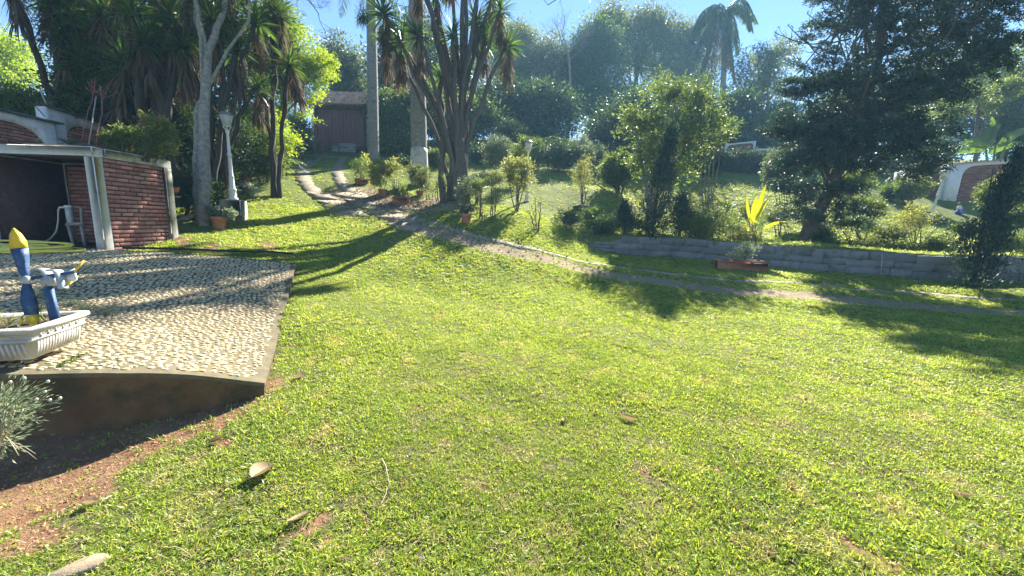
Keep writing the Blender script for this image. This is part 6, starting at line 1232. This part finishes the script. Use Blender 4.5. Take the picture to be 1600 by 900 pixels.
    g = Geo(); plank(g, X(69, 436), X(86, 440), .085, .07, .05); part('body_block', g, M['tin'], t)
    g = Geo(); v = np.array([X(99, 428, .03), X(116, 420, .06), X(120, 436, .06), X(108, 446, .04)]); n_ = FW * .006; g.add(np.vstack([v - n_, v + n_]), [[0, 1, 2, 3], [7, 6, 5, 4], [0, 4, 5, 1], [1, 5, 6, 2], [2, 6, 7, 3], [3, 7, 4, 0]]); part('tail_fin', g, M['white_metal'], t)
    g = Geo(); v = np.array([X(101, 440, .01), X(113, 440, .03), X(105, 447, .02)]); g.add(np.vstack([v - n_, v + n_]), [[0, 1, 2], [5, 4, 3], [0, 3, 4, 1], [1, 4, 5, 2], [2, 5, 3, 0]]); part('yellow_fin', g, M['ypaint'], t)
    g = Geo(); tube(g, [X(116, 425, .04), X(131, 407, .08)], .008, 6); part('tail_rod', g, M['ypaint'], t)
whirligig()
# silvery cushion plant at the lower left corner
b = at(-75, 2.05); t = thing('silver_cushion_plant', 'silvery feathery plant with round buds on long stalks at the left frame edge', 'plant', b); g = Geo(); D = 2.05
c = P(-6, 640, D - .1); n = 1900; off = rng.normal(size=(n, 3)) * [.075, .08, .055]; leaves(g, c + off + [-.03, 0, 0], unit(off + rng.normal(0, .05, (n, 3)) + [0, 0, .06]), rng.uniform(.018, .036, n), .005, rng.random(n)); c2 = P(-12, 685, D - .05); off = rng.normal(size=(500, 3)) * [.045, .06, .045]; leaves(g, c2 + off, unit(off + [0, 0, .02]), .03, .006, rng.random(500)); part('foliage', g, M['silver'], t); g = Geo()
for k in range(14): e = c + rng.normal(0, .045, 3); tube(g, curve(b - [0, 0, .05], e, (.02, 0, 0), 8, .008), .004, 5)
part('stem', g, M['twig'], t)
for k, (px, py) in enumerate([(16, 597), (38, 591), (75, 596), (57, 624), (78, 625), (94, 622), (70, 612), (34, 655)]):
    e = P(px, py, D - .12); s = c + rng.normal(0, .03, 3) + [-.02, 0, -.02]; g = Geo(); tube(g, curve(s, e, (0, 0, -.03 if k % 2 else .02), 7), .0022, 5); part('stalk', g, M['silver'], t)
    g = Geo(); lathe(g, [(0, -.008), (.0045, -.007), (.007, 0), (.0055, .006), (0, .008)], 8, e); part('bud', g, M['flower'] if k < 7 else M['silver'], t)
for k in range(9):
    g = Geo(); s = c2 + rng.normal(0, .03, 3); e = s + np.array([rng.uniform(.02, .16), rng.uniform(-.1, .06), rng.uniform(-.16, .02)]); tube(g, curve(s, e, (0, 0, .02), 5), .002, 4); part('twig', g, M['twig'], t)
# weeds growing out of the cobbles
for k, (px, py, r, h_, lab) in enumerate([(115, 462, .09, .12, 'pale wispy weed on the cobbles right behind the planter'), (132, 470, .07, .09, 'smaller pale weed tuft on the cobbles beside the first'), (168, 478, .08, .10, 'lone pale weed tuft furthest right on the cobbles'), (72, 448, .12, .18, 'big pale weed tuft behind the whirligig post'), (62, 470, .08, .12, 'grassy weed between planter and cobbles')]):
    b = Gp(px, py + 14); g = Geo(); n = 70; q = b + np.c_[rng.normal(0, r * .4, (n, 2)), np.zeros(n)]; t = thing('weed_tuft', lab, 'weed', b); blades(g, q, rdir(n, 1.1), rng.uniform(.4, 1.1, n) * h_, .006, 1., rng.random(n), 3)
    p2 = q[:30] + rdir(30, 1.) * h_ * .7; leaves(g, np.repeat(p2, 8, 0), rdir(240, .4), .018, .006, rng.random(240)); part('leaves', g, M['silver'], t)
b = Gp(95, 560) ; g = Geo(); n = 90; q = np.array([Gp(88 + 42 * s, 573 - 22 * s + 3) for s in rng.random(n)]) + np.c_[rng.normal(0, .012, (n, 2)), np.zeros(n)]; leaves(g, q, rdir(n, .8), .028, .016, rng.random(n)); o = link('moss_weeds', g.mesh('moss_weeds', M['mid'], origin=b), None, b); tag(o, 'little green weeds creeping from under the planter side', 'weed')
# dry leaves on the lawn, each curled its own way
def dryleaf(px, py, L, w_, curl, rot, lab, up=.03, tint=.6):
    b = G(px, py, .6); g = Geo(); n = 9; m = 5; s = np.linspace(0, 1, n); v = []
    for a in s:
        ww = w_ * math.sin(min(1, a * .95 + .05) * math.pi) ** .7
        for k in range(m): c = (k / (m - 1) - .5) * 2; v.append([(a - .5) * L, c * ww * .5, abs(c) ** 1.5 * ww * curl + .25 * L * curl * (2 * a - 1) ** 2 + rng.normal(0, .0015)])
    v = np.array(v); Rm = np.array(Matrix.Rotation(rot, 3, 'Z') @ Matrix.Rotation(rng.normal(0, .25), 3, 'X') @ Matrix.Rotation(rng.normal(0, .2), 3, 'Y')); v = v @ Rm.T
    g.add(v, np.array([[a * m + k, a * m + k + 1, (a + 1) * m + k + 1, (a + 1) * m + k] for a in range(n - 1) for k in range(m - 1)]), tint); tube(g, (np.array([[-.5 * L, 0, .25 * L * curl], [-.62 * L, .01, .3 * L * curl]]) @ Rm.T), .0018, 4, tint=.2)
    z0_ = -v[:, 2].min() + .012; o = link('dry_leaf', g.mesh('dry_leaf', M['dry']), None, b + [0, 0, z0_]); tag(o, lab, 'leaf', 'fallen dry leaves on the grass')
dryleaf(412, 742, .15, .125, .45, 1.25, 'big pale folded dry leaf on the grass below the cobbled corner', tint=.8)
dryleaf(471, 592, .11, .075, .5, .5, 'pale curled dry leaf close to the right corner of the cobbles', tint=.9)
dryleaf(883, 660, .08, .04, .8, 1.4, 'small upright curled leaf in the middle of the lawn', tint=.5)
dryleaf(982, 659, .15, .05, .7, -.25, 'long rolled dry leaf in the middle of the lawn', tint=.4)
dryleaf(931, 648, .05, .03, .5, .8, 'tiny dark leaf between the two curled leaves', tint=.1)
dryleaf(1503, 777, .11, .03, .6, -.5, 'narrow pale leaf lying at the lower right of the lawn', tint=.8)
dryleaf(1235, 762, .05, .03, .6, .2, 'small brown leaf right of the lawn centre', tint=.2)
dryleaf(340, 692, .10, .05, .5, .7, 'brown leaf on the dirt edge below the cobbled wall', tint=.2)
dryleaf(143, 790, .08, .05, .5, .2, 'pale broken leaf on bare soil at the lower left', tint=.9)
dryleaf(470, 812, .13, .035, .5, 1.0, 'dry strap leaf on the bare patch at the bottom left', tint=.7)
dryleaf(1258, 628, .05, .03, .6, 1.2, 'dark little leaf right of the long rolled leaf', tint=.05)
dryleaf(1205, 868, .06, .02, .5, -.6, 'small pale leaf near the bottom edge right of the centre', tint=.8)
def stick(px0, py0, px1, py1, r, lab, dz=.012, bend=.01):
    a = G(px0, py0, .6) + [0, 0, dz]; b = G(px1, py1, .6) + [0, 0, dz]; g = Geo(); tube(g, curve(a, b, (bend, bend, .012), 7, .004), np.linspace(r, r * .6, 7), 6); m_ = (a + b) / 2; j = a * .4 + b * .6; tube(g, curve(j, j + (b - a) * .22 + [.03, -.02, .01], (0, 0, 0), 4), r * .5, 4)
    tag(link('fallen_twig', g.mesh('fallen_twig', M['twig'], origin=a), None, a), lab, 'twig', 'fallen twigs on the grass')
stick(597, 720, 607, 770, .0035, 'thin curved straw coloured twig in the lower left lawn'); stick(684, 603, 738, 632, .004, 'long thin twig lying left of the lawn centre'); stick(745, 558, 785, 560, .005, 'dark short twig in the middle lawn', .02)
stick(592, 795, 605, 765, .0035, 'second straw coloured twig crossing the first one'); stick(255, 858, 300, 874, .003, 'fine twig near the bottom left edge'); stick(150, 795, 175, 778, .005, 'short twig on the bare soil beside the pale broken leaf')
b = G(124, 892, .6); g = Geo(); n = 12; th = np.arange(n) * 2 * math.pi / n; r = np.array([1, .95, 1.05, 1.0, .9, 1, 1.08, .97, 1.0, .92, 1.05, .96]); ring = np.c_[.105 * r * np.cos(th), .052 * r * np.sin(th)]; ca, sa = math.cos(.75), math.sin(.75); ring = ring @ np.array([[ca, sa], [-sa, ca]])
v = np.vstack([np.c_[ring * 1.02, np.full(n, -.06)], np.c_[ring, np.full(n, .018)], np.c_[ring * .9, np.full(n, .028)], [[0, 0, .03]]]); g.add(v, [[a * n + k, a * n + (k + 1) % n, (a + 1) * n + (k + 1) % n, (a + 1) * n + k] for a in (0, 1) for k in range(n)] + [[2 * n + k, 2 * n + (k + 1) % n, 3 * n] for k in range(n)])
tag(link('stepping_stone', g.mesh('stepping_stone', M['stone']), None, b), 'pale flat stone half sunk in the grass at the lower left corner', 'stone')
# loose soil crumbs and straw on the bare ground (too many to count)
g = Geo(); n = 2600; dd = rng.uniform(1.2, 4.2, n * 4); th = rng.uniform(-1.0, .9, n * 4); x = dd * np.sin(th); y = dd * np.cos(th); dm, _ = masks(x, y); k = (dm > .45) & ~inside(x, y, PLAT_XY); x = x[k][:n]; y = y[k][:n]; n = len(x); z = H(x, y) + .002; s = rng.uniform(.003, .011, n)
o8 = np.array([[1, 0, 0], [0, 1, 0], [-1, 0, 0], [0, -1, 0], [0, 0, 1.]]); v = (np.stack([x, y, z], 1)[:, None] + (o8[None] + rng.normal(0, .25, (n, 5, 3))) * s[:, None, None]).reshape(-1, 3); f = (np.arange(n)[:, None, None] * 5 + np.array([[0, 1, 4], [1, 2, 4], [2, 3, 4], [3, 0, 4]])[None]).reshape(-1, 3); g.add(v, f)
o = link('soil_crumbs', g.mesh('soil_crumbs', M['soil2'])); o['kind'] = 'stuff'; o['label'] = 'crumbs of reddish earth on the bare patches'
g = Geo(); n = 6000; dd = rng.uniform(1.0, 7, n); th = rng.uniform(-1.0, 1.05, n); x = dd * np.sin(th); y = dd * np.cos(th); k = ~(inside(x, y, PLAT_XY) | (seg_dist(x, y, closed(PLAT_XY)) < .02)); x = x[k]; y = y[k]; n = len(x)
dr = np.c_[rdir(n)[:, :2], rng.uniform(.05, .5, n)]; blades(g, np.c_[x, y, H(x, y) + .008], dr, rng.uniform(.03, .09, n), .0035, .8, rng.random(n), 2); o = link('dry_straw', g.mesh('dry_straw', M['dry'])); o['kind'] = 'stuff'; o['label'] = 'dry straw lying between the grass blades'

# leaf litter under the yucca and round the pots
g = Geo(); n = 900; k = rng.integers(0, len(EARTH) - 1, n); t = rng.random(n)[:, None]; q = EARTH[k] * (1 - t) + EARTH[k + 1] * t + rng.normal(0, .7, (n, 2)); b2 = TRACK_LOW[rng.integers(0, 4, 350)] + rng.normal(0, .8, (350, 2)); q = np.vstack([q, b2]); n = len(q)
p = np.c_[q, H(q[:, 0], q[:, 1]) + .03]; dr = rdir(n); dr[:, 2] *= .25; leaves(g, p, dr, rng.uniform(.05, .13, n), rng.uniform(.03, .06, n), rng.random(n)); o = link('leaf_litter', g.mesh('leaf_litter', M['skirt'])); o['kind'] = 'stuff'; o['label'] = 'dry brown leaf litter around the yucca foot and the pots'

# ------------------------------------------------------------------ added haze
def haze():
    g = Geo(); box(g, (-320, -12, -3), (320, 420, 26)); me = g.mesh('haze', []); m = bpy.data.materials.new('shadow_lift_haze'); m.use_nodes = True; n = m.node_tree.nodes; n.clear()
    v = n.new('ShaderNodeVolumePrincipled'); v.inputs['Color'].default_value = (.34, .68, 1, 1); v.inputs['Density'].default_value = .0014; v.inputs['Anisotropy'].default_value = .1  # blue scattering volume added to lift the shadows and tint them bluish
    o = n.new('ShaderNodeOutputMaterial'); m.node_tree.links.new(v.outputs[0], o.inputs['Volume']); me.materials.append(m); ob = link('haze', me); ob['kind'] = 'stuff'; ob['label'] = 'thin bluish haze added to lift and tint the garden shadows'
print('TOP', max((o.matrix_world @ Vector(c)).z for o in scene.objects if o.type=='MESH' for c in o.bound_box))
haze()
